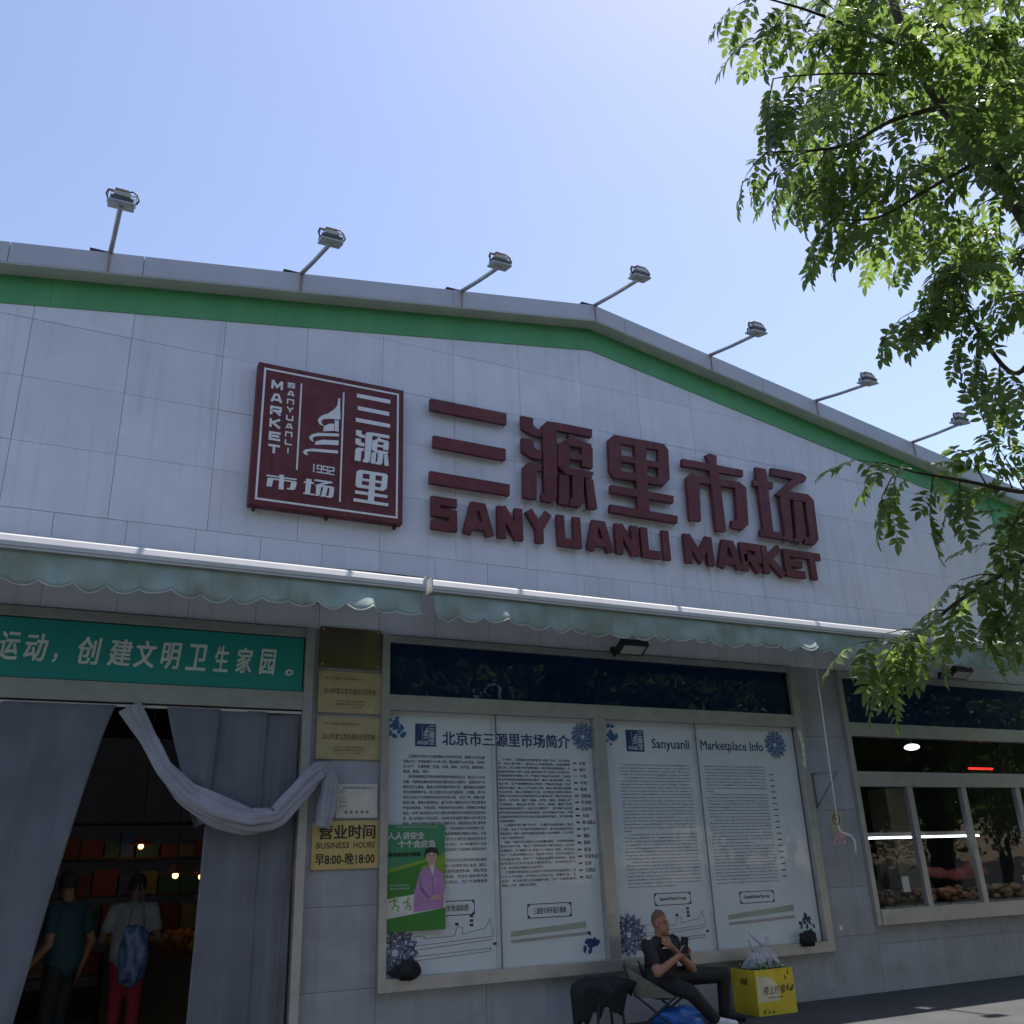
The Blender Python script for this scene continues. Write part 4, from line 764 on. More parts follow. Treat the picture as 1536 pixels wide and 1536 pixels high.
# black jacket on a stool
jp = P(905, 1500, -.45); st_ = E('low_stool', (jp[0], -.45, 0), 'low dark stool under the heap of black cloth left of the man', 'stool')
MB().box(jp[0] - .16, jp[0] + .16, -.6, -.32, .33, .36).build('seat', M_DARK, st_, bevel=.01)
for a in (-.13, .13):
    for b_ in (-.57, -.35): MB().tube([(jp[0] + a, b_, .33), (jp[0] + a * 1.2, b_, 0)], .014, 6).build('leg', M_DARK, st_)
R_ = random.Random(5); jk = [R_.uniform(0, 6) for _ in range(8)]
def jacket(u, v):
    a = u * 2 * math.pi; rr = .33 * (min(1, v * 1.9) ** .8) * (1 + .1 * math.sin(5 * a + jk[0]) + .07 * math.sin(9 * a + jk[1])); dr = max(0, v - .5) * 2
    ln = .2 + .1 * math.sin(a + 4.4) + .06 * math.sin(3 * a + jk[2]) + .03 * math.sin(11 * a + jk[3]); rr *= 1 - .3 * dr * (.6 + .4 * math.sin(4 * a + jk[4]))
    z = .5 - .06 * (v * 2) ** 2 * (v < .5) - (.06 if v >= .5 else 0) - ln * dr + .028 * math.sin(6 * a + jk[5] + v * 6) * min(1, v * 3) + .02 * math.sin(13 * a + v * 14 + jk[6]) * v
    return (jp[0] + rr * math.cos(a), -.45 + rr * .62 * math.sin(a), z)
tag(MB().grid(jacket, 64, 26).build('jacket', M_BLACK, smooth=True, solid=.006), 'heap of dark cloth draped over the low stool left of the man', 'jacket')
for (px, py, s_, lab) in ((611, 1455, .13, 'crumpled dark cloth lying on the sill at the left board corner'), (1212, 1408, .12, 'crumpled dark cloth hanging on the sill at the right board corner')):
    p = P(px, py, -.1); tag(blob(p, (s_, .05, s_ * .62), 32, .8, px, .22).build('cloth', M_BLACK, smooth=True), lab, 'cloth')
# ------------------------------------------------------------------ yellow carton with vegetables
bx0, bx1, by0, by1, bt = 7.17, 7.7, -.54, -.14, .44
cb = E('carton', ((bx0 + bx1) / 2, (by0 + by1) / 2, 0), 'yellow printed fruit carton on the ground right of the seated man', 'carton')
MY = mat('carton_yellow', (.68, .5, .025), .5, 0, .12, 6, dirt=(.45, .36, .06), dscale=4, damt=.6)
w = .008
MB().box(bx0, bx1, by0, by0 + w, .006, bt).build('front_panel', MY, cb); MB().box(bx0, bx1, by1 - w, by1, .006, bt).build('rear_panel', MY, cb); MB().box(bx0, bx1, by0, by1, 0, .006).build('base', MY, cb)
lp = [(by0 + w, .006), (by1 - w, .006), (by1 - w, bt), (by0 + w, bt)]
for xx, nm in ((bx0, 'side_panel'), (bx1 - w, 'side_panel')):
    mb = MB(); ym = (by0 + by1) / 2
    for a in ((by0 + w, ym - .06, .006, bt), (ym + .06, by1 - w, .006, bt), (ym - .06, ym + .06, .006, .29), (ym - .06, ym + .06, .35, bt)): mb.box(xx, xx + w, *a)
    mb.build(nm, MY, cb)
MB().flat([(bx0 + .01, .13), (bx0 + .3, .13), (bx0 + .33, .26), (bx0 + .2, .36), (bx0 + .01, .38)], by0 - .0015).build('pale_print', mat('carton_pale', (.66, .6, .42), .5), cb)
MRD = mat('carton_red', (.2, .03, .02), .6); text('楼上柠檬', bx0 + .09, bx0 + .4, .2, .28, by0 - .003, MRD, cb, 'carton_lettering', bold=.008, shear=.2); dm = MB(); [dm.flat([(bx0 + .15 + q * .019, .16), (bx0 + .15 + q * .019 + .013, .16), (bx0 + .15 + q * .019 + .013, .172), (bx0 + .15 + q * .019, .172)], by0 - .003) for q in range(11) if q != 5]; tag(dm.build('small_print', M_INK2, cb), kind='stuff')
lf = MB()
for cx_, cz, a, L in ((bx0 + .43, .25, 1.2, .08), (bx0 + .48, .23, .4, .08), (bx0 + .5, .26, .9, .06), (bx0 + .41, .35, 1.9, .06), (bx0 + .08, .04, 1, .06), (bx0 + .14, .035, 2, .05), (bx0 + .2, .03, .5, .05)):
    lf.flat([(cx_ + L * t * math.cos(a) - q * L * math.sin(a), cz + L * t * math.sin(a) + q * L * math.cos(a)) for t, q in ((-.5, 0), (-.1, .25), (.5, 0), (-.1, -.25))], by0 - .0022)
lf.build('leaf_print', mat('print_leaf', (.06, .1, .02), .6), cb); MB().flat([(bx0 + .445, .37), (bx0 + .465, .37), (bx0 + .46, .43), (bx0 + .45, .43)], by0 - .0022).build('red_print', MRD, cb)
vg = MB(); R_ = random.Random(3)
for i in range(150):
    p = (R_.uniform(bx0 + .03, bx1 - .03), R_.uniform(by0 + .02, by1 - .03), bt - .03 + R_.uniform(0, .11)); p = (p[0], p[1], p[2] - .15 * ((p[0] - (bx0 + bx1) / 2) / .26) ** 2 * .5); a = R_.uniform(0, 6.3); e = R_.uniform(-.4, .7); L = R_.uniform(.05, .09); d = np.array([math.cos(a) * math.cos(e), math.sin(a) * math.cos(e), math.sin(e)]); vg.tube([np.array(p) - d * L / 2, np.array(p), np.array(p) + d * L / 2], [.006, R_.uniform(.012, .02), .004], 6)
vg = vg.build('vegetables', mat('veg_green', (.09, .15, .05), .5, 0, .5, 30), smooth=True); tag(vg, 'green vegetables heaped in the yellow carton', 'vegetables', kind='stuff')
bgm = bpy.data.materials.new('thin_plastic'); bgm.use_nodes = True; n_ = bgm.node_tree; pb = n_.nodes['Principled BSDF']; pb.inputs['Base Color'].default_value = (.7, .68, .78, 1); pb.inputs['Roughness'].default_value = .25; tr_ = n_.nodes.new('ShaderNodeBsdfTransparent'); ms = n_.nodes.new('ShaderNodeMixShader'); lw = n_.nodes.new('ShaderNodeLayerWeight'); lw.inputs[0].default_value = .45
mr_ = n_.nodes.new('ShaderNodeMapRange'); mr_.inputs[3].default_value = .1; mr_.inputs[4].default_value = .8; n_.links.new(lw.outputs['Facing'], mr_.inputs[0]); n_.links.new(mr_.outputs[0], ms.inputs[0]); n_.links.new(tr_.outputs[0], ms.inputs[1]); n_.links.new(pb.outputs[0], ms.inputs[2]); n_.links.new(ms.outputs[0], n_.nodes['Material Output'].inputs[0])
pbag = E('plastic_bag', ((bx0 + bx1) / 2, (by0 + by1) / 2, bt), 'thin clear plastic bag tied over the greens in the yellow carton', 'bag')
for cx_, r_, ht in (((bx0 * .62 + bx1 * .38), .17, .15), ((bx0 * .36 + bx1 * .64), .19, .2)):
    def bagf(u, v, cx_=cx_, r_=r_, ht=ht):
        a = u * 2 * math.pi; rr = r_ * (1 - v) ** .75 * (1 + .12 * v * math.sin(11 * a + cx_ * 9)) + .012; return (cx_ + rr * math.cos(a), (by0 + by1) / 2 + rr * .85 * math.sin(a), bt + .01 + ht * v)
    MB().grid(bagf, 66, 14).build('bag_body', bgm, pbag, smooth=True)
pwm = mat('bag_knot', (.72, .68, .78), .4, trans=(.7, .68, .8), tmix=.4)
cxx = bx0 * .36 + bx1 * .64; ym = (by0 + by1) / 2
for path in ([(cxx, ym, bt + .2), (cxx - .08, ym, bt + .27), (cxx - .17, ym, bt + .34), (cxx - .19, ym, bt + .38)], [(cxx, ym, bt + .2), (cxx + .05, ym - .01, bt + .25), (cxx + .07, ym, bt + .3)], [(cxx - .14, ym, bt + .15), (cxx - .18, ym, bt + .22), (cxx - .2, ym, bt + .28)]): MB().tube(path, [.012, .018, .022, .012][:len(path)], 7).build('handle', pwm, pbag, smooth=True)
# ------------------------------------------------------------------ small things on the right pillar
cr = E('awning_crank', (8.82, -.42, 4.1), 'thin white awning crank rod hanging before the right pillar', 'crank')
zz = Z((1180, 920), 2.649, [(108, 150), (140, 380), (170, 600), (205, 845), (215, 868), (258, 885), (270, 905), (275, 955)], -.42)
MB().tube([(a, -.42, b_) for a, b_ in zz[:4]], .009, 6).build('rod', M_WHITE, cr, smooth=True); MB().tube([(a, -.42, b_) for a, b_ in zz[3:]], .013, 6).build('handle', M_WHITE, cr, smooth=True)
br = E('wall_bracket', (8.93, -.1, 2.2), 'grey triangular steel bracket on the right pillar', 'bracket')
for a, b_ in (((8.93, -.01, 2.56), (9.06, -.3, 2.56)), ((9.06, -.3, 2.56), (8.93, -.01, 2.15)), ((8.93, -.01, 2.57), (8.93, -.01, 2.14))): MB().tube([a, b_], .012, 5).build('strut', mat('bracket_grey', (.2, .22, .25), .5, .4), br)
ns = board('no_smoking_notice', 9.12, 9.32, 1.85, 2.1, mat('notice_tan', (.4, .36, .24), .6), 'small tan no smoking notice on the right pillar', 'notice', -.006, 0)
rg = MB(); [rg.prism([(9.22 + r_ * math.cos(t), 2.0 + r_ * math.sin(t)) for r_, t in ((.07, i * .3142), (.07, (i + 1) * .3142), (.055, (i + 1) * .3142), (.055, i * .3142))], -.0085, -.006) for i in range(20)]; rg.ribbon([(9.175, 2.045), (9.265, 1.955)], .012, -.0085, -.006); rg.box(9.18, 9.26, -.008, -.006, 1.995, 2.007); rg.build('no_smoking_symbol', mat('symbol', (.12, .1, .07), .6), ns)
pk = board('pink_sticker', 9.12, 9.33, 1.7, 1.84, mat('sticker_pink', (.5, .3, .33), .6, 0, .5, 25), 'pink patterned sticker below the no smoking notice', 'sticker', -.005, 0)
tp = MB().grid(lambda u, v: (8.715 + .05 * u + .02 * v, -.075 - .02 * math.sin(v * 5) - .01 * u, 3.1 - .62 * v), 4, 14).build('paper_strip', mat('strip_white', (.6, .58, .5), .7, 0, .35, 25), solid=.002); tag(tp, 'torn whitish paper strip hanging on the window frame by the right pillar', 'paper')
wt = board('white_tag', 9.0, 9.05, .72, .77, M_WHITE, 'tiny white paper tag low on the right pillar', 'tag', -.004, 0)
def goods_mat(name, c):
    M_ = bpy.data.materials.new(name); M_.use_nodes = True; n = M_.node_tree.nodes; l = M_.node_tree.links; ge = n.new('ShaderNodeNewGeometry'); rp = n.new('ShaderNodeValToRGB')
    rp.color_ramp.elements[0].color = tuple(q * .4 for q in c) + (1,); rp.color_ramp.elements[1].color = tuple(min(1, q * 2.2 + .03) for q in c) + (1,); e = rp.color_ramp.elements.new(.6); e.color = (c[0], c[1] * 1.6, c[2], 1)
    l.new(ge.outputs['Random Per Island'], rp.inputs[0]); l.new(rp.outputs[0], n['Principled BSDF'].inputs['Base Color']); n['Principled BSDF'].inputs['Roughness'].default_value = .4; return M_
# ------------------------------------------------------------------ inside the right shop
MT = emit('tube_light', (.85, .95, 1), 2.2)
MB().box(9.1, XR - .26, 8.9, 8.99, .03, ZH + .1).build('darkening_lining', M_INT, BLD); MB().box(XR - .26, XR - .205, .2, 9, .03, ZH + .1).build('darkening_lining', mat('lining', (.05, .06, .06), .6, 0, .3, 2), BLD)  # dark sheets added over the pale inner walls to keep the shop dim
for x0, x1, label in ((10.35, 11.42, 'bright white fluorescent tube seen through left panes of the shop window'), (11.6, 12.85, 'bright white fluorescent tube behind the middle pane of the shop window')):
    o = E('fluorescent_tube', ((x0 + x1) / 2, .8, 1.82), label, 'tube light'); MB().tube([(x0, .8, 1.79), (x1, .8, 1.79)], .014, 8).build('tube', MT, o); MB().box(x0, x1, .77, .83, 1.81, 1.86).build('fitting', M_WHITE, o)
cn = E('display_counter', (11.4, .8, 0), 'display counter inside the right shop window', 'counter'); MB().box(9.7, 13.9, .35, 1.3, .03, .85).build('cabinet', mat('counter', (.2, .18, .17), .5), cn); MB().box(9.7, 13.9, .3, 1.35, .85, .89).build('top', M_STEEL, cn)
R_ = random.Random(8)
for i, (x0, x1, c_, lab) in enumerate(((10.2, 10.75, (.12, .05, .04), 'dark brown'), (10.8, 11.4, (.25, .09, .05), 'reddish brown'), (11.45, 12.2, (.3, .1, .06), 'red'), (12.25, 13.0, (.22, .12, .06), 'brown'), (13.05, 13.85, (.25, .16, .1), 'tan'))):
    o = E('food_tray', ((x0 + x1) / 2, .6, .89), 'tray of %s goods on the counter behind the shop window' % lab, 'tray', 'food trays behind the shop window'); MB().box(x0, x1, .35, .85, .892, .92).build('tray', M_STEEL, o)
    mb = MB()
    for q in range(50): p = (R_.uniform(x0 + .06, x1 - .06), R_.uniform(.42, .8), .95 + R_.uniform(0, .14)); s_ = R_.uniform(.03, .06); mb.ball(p, (s_ * 1.4, s_, s_ * .8), 7, 5)
    tag(mb.build('goods', goods_mat('goods%d' % i, c_), o, smooth=True), kind='stuff')
def blk(name, bxs, M_, lab, cat):
    mb = MB(); [mb.box(*q) for q in bxs]; return tag(mb.build(name, M_, bevel=.01), lab, cat)
tag(MB().grid(lambda u, v: (11.75 + 1.35 * u, .95 + .3 * v + .02 * math.sin(u * 17), 1.3 + (.06 + .05 * math.sin(u * 7 + 1) + .02 * math.sin(u * 23)) * math.sin(math.pi * (.15 + .7 * v)) - .4 * (1 - v) ** 6 * .3), 40, 12).build('red_cover', mat('red_cloth', (.22, .04, .04), .7, 0, .3, 15), smooth=True, solid=.01), 'red covered shelf edge inside the shop behind the middle panes', 'shelf')
blk('price_card', [(10.75, 10.88, .5, .505, 1.08, 1.28)], M_WHITE, 'white price card standing among goods behind the leftmost pane', 'card')
blk('price_card', [(13.1, 13.4, .4, .405, 1.02, 1.22)], M_WHITE, 'white paper card at the right behind the shop window', 'card')
blk('wall_cabinet', [(12.6, 13.1, 2.2, 2.6, .03, 2.6)], mat('cab', (.3, .28, .22), .6), 'tall pale cabinet deep inside the right shop', 'cabinet')
o = E('ceiling_lamp', (12.6, 1.5, 3.2), 'small white ceiling lamp glowing behind the upper panes', 'lamp'); MB().ball((12.6, 1.5, 3.18), (.12, .12, .05), 14, 8).build('shade', emit('lamp_white', (.9, .95, 1), 1.4), o); MB().tube([(12.6, 1.5, 3.2), (12.6, 1.5, 4.03)], .01, 5).build('cord', M_CABLE, o)
o = E('red_neon', (13.4, 1.0, 2.7), 'red glowing light strip behind the upper right panes', 'light'); MB().tube([(13.2, 1.0, 2.8), (13.75, 1.0, 2.8)], .018, 6).build('strip', emit('neon', (.7, .03, .02), 1), o)
# ------------------------------------------------------------------ inside the entrance
WL = emit('warm_bulb', (1, .6, .25), 2)
for i, (x, yq, z) in enumerate(((1.55, 2.6, 1.62), (1.9, 3.0, 1.6), (1.3, 4.2, 2.0))):
    o = E('pendant_lamp', (x, yq, z), ('nearest', 'middle', 'farthest')[i] + ' warm pendant lamp in the dark hall behind the curtains', 'lamp', 'warm lamps in the hall'); MB().ball((x, yq, z), .035, 8, 6).build('bulb', WL, o); MB().grid(lambda u, v: (x + (.03 + .13 * v) * math.cos(u * 6.2832), yq + (.03 + .13 * v) * math.sin(u * 6.2832), z + .12 - .1 * v), 16, 3).build('shade', mat('shade_red', (.25, .06, .03), .6), o); MB().tube([(x, yq, z + .12), (x, yq, 4.03)], .006, 4).build('cord', M_CABLE, o)
o = E('hall_fill_light', (.8, 3.2, 3.95), 'added unseen fill tube under the hall ceiling, brightening the dark entrance', 'light'); MB().box(.2, 1.6, 3.1, 3.2, 3.95, 4.0).build('fitting', M_WHITE, o); MB().tube([(.2, 3.15, 3.92), (1.6, 3.15, 3.92)], .02, 8).build('tube', emit('hall_fill_tube', (.9, .95, 1), 3.5), o)  # fill light added out of sight above the lintel to lift the hall
stl = E('fruit_stall', (1.6, 2.9, 0), 'fruit stall standing in the dark hall behind the opening', 'stall'); MB().box(.9, 2.6, 2.5, 3.4, .03, .8).build('counter', mat('stall_wood', (.12, .08, .05), .7), stl)
mb = MB(); R_ = random.Random(2)
for i in range(160): mb.ball((R_.uniform(.95, 2.55), R_.uniform(2.52, 3.3), .84 + R_.uniform(0, .16)), R_.uniform(.035, .055), 8, 6)
tag(mb.build('fruit', mat('fruit_orange', (.5, .22, .03), .4, 0, .4, 10), stl, smooth=True), kind='stuff')
def shopper(x, yq, face, label, top, bottom, ht, lean, arms):
    o = E('person', (x, yq, 0), label, 'person'); f_ = np.array([math.cos(face), math.sin(face), 0]); r_ = np.array([f_[1], -f_[0], 0]); b0 = np.array([x, yq, 0.]); s_ = ht / 1.7
    def q(fw, sd, z): return b0 + (f_ * fw + r_ * sd) * s_ + np.array([0, 0, z * s_])
    hp = q(0, 0, .92); nk_ = q(lean, 0, 1.42); hd_ = q(lean * 1.25 + .03, 0, 1.58)
    cp = [(nk_, hd_, .055, .055, 0), (q(lean * .8, 0, 1.3), hp, .14, .15, 1), (q(lean * .8, .06, 1.25), q(0, .06, .95), .12, .13, 1), (q(lean * .8, -.06, 1.25), q(0, -.06, .95), .12, .13, 1)]
    for sd in (-1, 1):
        sh = q(lean * .95, .19 * sd, 1.36); e, w_ = arms[0 if sd < 0 else 1]; e = q(*e); w_ = q(*w_); md = sh * .4 + e * .6
        cp += [(nk_ + [0, 0, -.07], sh, .09, .07, 1), (sh, md, .068, .062, 1), (md, e, .045, .042, 0), (e, w_, .042, .03, 0)]
        d = (w_ - e) / np.linalg.norm(w_ - e); cp += [(w_, w_ + d * .07, .03, .028, 0)]
        for k_ in range(4): cp.append((w_ + d * .08 + r_ * (.02 - .013 * k_), w_ + d * (.14 - .012 * abs(k_ - 1)) + r_ * (.024 - .015 * k_) + np.array([0, 0, -.012]), .0095, .008, 0))
        cp.append((w_ + d * .03 + r_ * .025, w_ + d * .08 + r_ * .05, .011, .009, 0))
        kn = q(.05, .09 * sd, .5); an = q(.0 + .03 * sd, .09 * sd, .09); cp += [(q(0, .08 * sd, .9), kn, .1, .072, 2), (kn, an, .07, .055, 2), (an + [0, 0, -.03], an + f_ * .16 + [0, 0, -.05], .042, .035, 3)]
    bl = [(hd_ + [0, 0, .03], (.08, .08, .105), 0), (hd_ + f_ * .09, (.018, .018, .022), 0)]
    person_mesh('body', cp, bl, [M_SKIN, top, bottom, M_DARK], o, .012, 5)
    MB().grid(lambda u, v: tuple(hd_ + np.array([0, 0, .035]) - f_ * .012 + np.array([math.cos(u * 6.2832) * math.sin(v * 2.1) * .088, math.sin(u * 6.2832) * math.sin(v * 2.1) * .088, math.cos(v * 2.1) * .112])), 20, 8).build('hair', M_HAIR, o, smooth=True); return o
shopper(.42, 1.0, 2.4, 'shopper in dark teal shirt inside the entrance with one elbow bent', mat('teal_shirt', (.02, .06, .075), .8), mat('dark_skirt', (.015, .018, .02), .8), 1.66, .02, (((-.1, -.33, 1.08), (.12, -.42, .82)), ((-.05, .3, 1.08), (.06, .3, .8))))
shopper(1.03, 1.5, 1.3, 'shopper in pale top and red trousers inside the entrance', mat('pale_top', (.4, .4, .42), .8), mat('red_trousers', (.35, .03, .06), .8), 1.62, .08, (((-.02, -.28, 1.08), (.22, -.2, 1.0)), ((-.02, .28, 1.08), (.22, .2, 1.0))))
hb = P(200, 1432, .85); hbm = blob((hb[0], .85, hb[2]), (.13, .09, .24), 36, .75, 6, .14); hbg = E('shopping_bag', (hb[0], .85, hb[2] - .24), 'translucent blue shopping bag hanging from the teal shopper', 'bag'); hbm.build('bag_body', mat('bluebag', (.07, .11, .2), .3, 0, .5, 14, .4, 20), hbg, smooth=True)
for s_ in (-.07, .07): MB().tube([(hb[0] + s_, .85, hb[2] + .18), (hb[0] + s_ * .7, .85, hb[2] + .45), (hb[0] + s_ * .2, .87, hb[2] + .62)], .008, 5).build('strap', MATS['bluebag'], hbg)
# ------------------------------------------------------------------ street tree on the right
def leafproto(R_, npair=6, L=.27, ll=.076, lw=.039):
    V = []; F = []; curve = R_.uniform(.25, .6)
    def rach(t): return np.array([L * t * (1 - .12 * curve * t), 0, -curve * L * .5 * t * t])
    def leaflet(b_, d, n, l, w_):
        s_ = np.cross(n, d); s_ /= np.linalg.norm(s_); k_ = len(V); fold = .25 * w_; dr = np.array([0, 0, -.16 * l])
        V.extend([b_, b_ + d * l * .3 + s_ * w_ * .85 + n * fold, b_ + d * l * .65 + s_ * w_ * .7 + n * fold + dr * .4, b_ + d * l + dr, b_ + d * l * .65 - s_ * w_ * .7 + n * fold + dr * .4, b_ + d * l * .3 - s_ * w_ * .85 + n * fold, b_ + d * l * .33, b_ + d * l * .66 + dr * .4])
        F.extend([(k_, k_ + 1, k_ + 6, k_ + 6), (k_ + 1, k_ + 2, k_ + 7, k_ + 6), (k_ + 2, k_ + 3, k_ + 7, k_ + 7), (k_, k_ + 6, k_ + 5, k_ + 5), (k_ + 6, k_ + 7, k_ + 4, k_ + 5), (k_ + 7, k_ + 3, k_ + 4, k_ + 4)])
    for i in range(npair):
        t = .2 + .72 * i / (npair - 1); sz_ = (.75 + .35 * math.sin(math.pi * (i + 1) / (npair + .5)))
        for sd in (-1, 1):
            a = math.radians(R_.uniform(48, 72)); d = np.array([math.cos(a), sd * math.sin(a), R_.uniform(-.45, .05)]); d /= np.linalg.norm(d); n = np.array([R_.uniform(-.25, .25), R_.uniform(-.35, .35), 1.]); n -= d * (n @ d); n /= np.linalg.norm(n)
            leaflet(rach(t + R_.uniform(-.015, .015)), d, n, ll * sz_ * R_.uniform(.85, 1.1), lw * sz_ * .5 * R_.uniform(.85, 1.15))
    d = rach(1) - rach(.9); d /= np.linalg.norm(d); leaflet(rach(.98), d, np.array([0, 0, 1.]) - d * d[2], ll, lw * .55)
    for i in range(4):
        a, b_ = rach(i / 4), rach((i + 1) / 4); k_ = len(V); r_ = .0014; V.extend([a + [0, r_, 0], a - [0, r_, 0], b_ - [0, r_, 0], b_ + [0, r_, 0], a + [0, 0, r_], a - [0, 0, r_], b_ - [0, 0, r_], b_ + [0, 0, r_]]); F.extend([(k_, k_ + 1, k_ + 2, k_ + 3), (k_ + 4, k_ + 5, k_ + 6, k_ + 7)])
    return np.array(V), F
R_ = random.Random(21); PROTO = [leafproto(R_, R_.choice([5, 6, 6, 7])) for _ in range(8)]
def tris(F):
    out = []
    for f_ in F:
        out.append((f_[0], f_[1], f_[2]))
        if f_[2] != f_[3]: out.append((f_[0], f_[2], f_[3]))
    return np.array(out)
PT = [tris(F) for V, F in PROTO]
class Leaves:
    def __init__(s): s.V = []; s.F = []; s.n = 0
    def add(s, pos, d, up, sc, R_):
        i = R_.randrange(len(PROTO)); V, F = PROTO[i][0], PT[i]; d = np.array(d, float); d /= np.linalg.norm(d); up = np.array(up, float); up = up - d * (up @ d); up /= np.linalg.norm(up); sd = np.cross(up, d)
        s.V.append((V * sc) @ np.array([d, sd, up]) + pos); s.F.append(F + s.n); s.n += len(V)
    def spray(s, path, R_, step=.07, sc=1., droop=.55, start=.15):     # leaves alternate along a twig
        path = [np.array(p) for p in path]; seg = [np.linalg.norm(b_ - a) for a, b_ in zip(path, path[1:])]; T_ = sum(seg); q = T_ * start; sd = 1
        while q < T_:
            k_ = q; i = 0
            while i < len(seg) - 1 and k_ > seg[i]: k_ -= seg[i]; i += 1
            p = path[i] + (path[i + 1] - path[i]) * min(1, k_ / seg[i]); t = (path[i + 1] - path[i]) / seg[i]; si = np.cross(t, [0, 0, 1]); si /= max(np.linalg.norm(si), .05)
            d = t * R_.uniform(.2, .8) + si * sd * R_.uniform(.4, 1) + np.array([0, 0, -droop * R_.uniform(.3, 1.6)]) + np.array([R_.gauss(0, .2), R_.gauss(0, .2), R_.gauss(0, .1)])
            s.add(p, d, (R_.gauss(0, .35), R_.gauss(0, .35), 1), sc * R_.uniform(.7, 1.12), R_); sd = -sd; q += step * R_.uniform(.6, 1.4)
        t = path[-1] - path[-2]; s.add(path[-1], t / np.linalg.norm(t) + np.array([0, 0, -.3]), (0, 0, 1), sc, R_)
    def build(s, name, M_, parent): return fastmesh(name, np.concatenate(s.V), np.concatenate(s.F), M_, parent, 3)
ML = bpy.data.materials.new('leaf'); ML.use_nodes = True; n_ = ML.node_tree.nodes; l_ = ML.node_tree.links; pb = n_['Principled BSDF']; pb.inputs['Roughness'].default_value = .42
gi = n_.new('ShaderNodeNewGeometry'); rp = n_.new('ShaderNodeValToRGB'); rp.color_ramp.elements[0].color = (.06, .1, .035, 1); rp.color_ramp.elements[1].color = (.12, .165, .055, 1); l_.new(gi.outputs['Random Per Island'], rp.inputs[0]); l_.new(rp.outputs[0], pb.inputs['Base Color'])
tl = n_.new('ShaderNodeBsdfTranslucent'); r2 = n_.new('ShaderNodeValToRGB'); r2.color_ramp.elements[0].color = (.16, .27, .05, 1); r2.color_ramp.elements[1].color = (.32, .44, .1, 1); l_.new(gi.outputs['Random Per Island'], r2.inputs[0]); l_.new(r2.outputs[0], tl.inputs[0])
ms = n_.new('ShaderNodeMixShader'); ms.inputs[0].default_value = .5; l_.new(pb.outputs[0], ms.inputs[1]); l_.new(tl.outputs[0], ms.inputs[2]); l_.new(ms.outputs[0], n_['Material Output'].inputs[0])
M_BARK = mat('bark', (.085, .07, .058), .9, 0, .35, 14, .7, 40, stretch=(1, 1, .3)); M_TWIG = mat('twig', (.06, .06, .035), .8, 0, .3, 30)
TB = np.array([7.0, -5.9, 0.])
tree = E('street_tree', tuple(TB), 'leafy street tree reaching in from the upper right', 'tree')
fork = np.array([6.9, -5.85, 3.1])
MB().tube([TB, TB + [.02, 0, .3], TB + [0, .03, 1.2], TB + [-.06, .02, 2.2], fork], [.24, .17, .15, .14, .13], 14).build('trunk', M_BARK, tree, smooth=True)
R_ = random.Random(77)
def curve(pts, n=6):
    pts = [np.array(p) for p in pts]; out = []
    for i in range(len(pts) - 1):
        a, b_ = pts[i], pts[i + 1]; pa = pts[max(i - 1, 0)]; pd = pts[min(i + 2, len(pts) - 1)]
        for k_ in range(n): t = k_ / n; out.append(.5 * (2 * a + (b_ - pa) * t + (2 * pa - 5 * a + 4 * b_ - pd) * t * t + (3 * a - pa - 3 * b_ + pd) * t ** 3))
    return out + [pts[-1]]
limbs = {
 'main': ([fork, C(1640, 520, 5.9), C(1536, 325, 5.8), C(1480, 235, 5.75), C(1415, 160, 5.8), C(1365, 75, 5.9), C(1330, -30, 6.1), C(1290, -160, 6.4)], .07, .02),
 'right': ([fork, fork + [.7, .3, 1.2], fork + [1.4, .5, 2.4], fork + [1.9, .8, 3.6]], .085, .02),
 'back': ([fork, fork + [.1, -.9, 1.1], fork + [.0, -1.9, 2.1], fork + [-.2, -2.6, 3.2]], .08, .02),
 'low': ([fork + [0, 0, -.3], C(1700, 690, 5.4), C(1590, 730, 5.2), C(1536, 738, 5.1), C(1450, 722, 5.0), C(1370, 708, 4.9)], .03, .006),
 'lowest': ([fork + [0, 0, -.5], C(1680, 800, 5.2), C(1560, 830, 5.0), C(1510, 858, 4.9), C(1440, 900, 4.8), C(1385, 945, 4.7), C(1345, 965, 4.65)], .026, .005),
 'mid': ([C(1600, 445, 5.85), C(1560, 520, 5.5), C(1520, 560, 5.35), C(1470, 500, 5.2), C(1440, 440, 5.2), C(1420, 400, 5.2)], .025, .006),
 'left': ([C(1415, 160, 5.8), C(1340, 180, 5.5), C(1275, 215, 5.3), C(1216, 226, 5.2), C(1150, 228, 5.15)], .02, .004),
 'left2': ([C(1480, 235, 5.75), C(1390, 285, 5.4), C(1320, 325, 5.2), C(1250, 330, 5.1)], .018, .004),
 'up': ([C(1365, 75, 5.9), C(1290, 45, 5.6), C(1210, 15, 5.4), C(1140, -5, 5.3)], .02, .004),
 'bare': ([C(1330, 112, 5.5), C(1265, 110, 5.35), C(1190, 114, 5.3), C(1160, 118, 5.3)], .008, .003),
 'top': ([C(1330, -30, 6.1), C(1420, -90, 6.0), C(1520, -160, 6.2), C(1640, -250, 6.6)], .03, .008),
}
LP = {}
for kx, (pts, r0, r1) in limbs.items():
    cp = curve(pts); n = len(cp); LP[kx] = cp; MB().tube(cp, [r0 + (r1 - r0) * (i / (n - 1)) ** .7 for i in range(n)], 8).build('limb', M_BARK if r0 > .02 else M_TWIG, tree, smooth=True)
tw = MB(); CRN = Leaves()
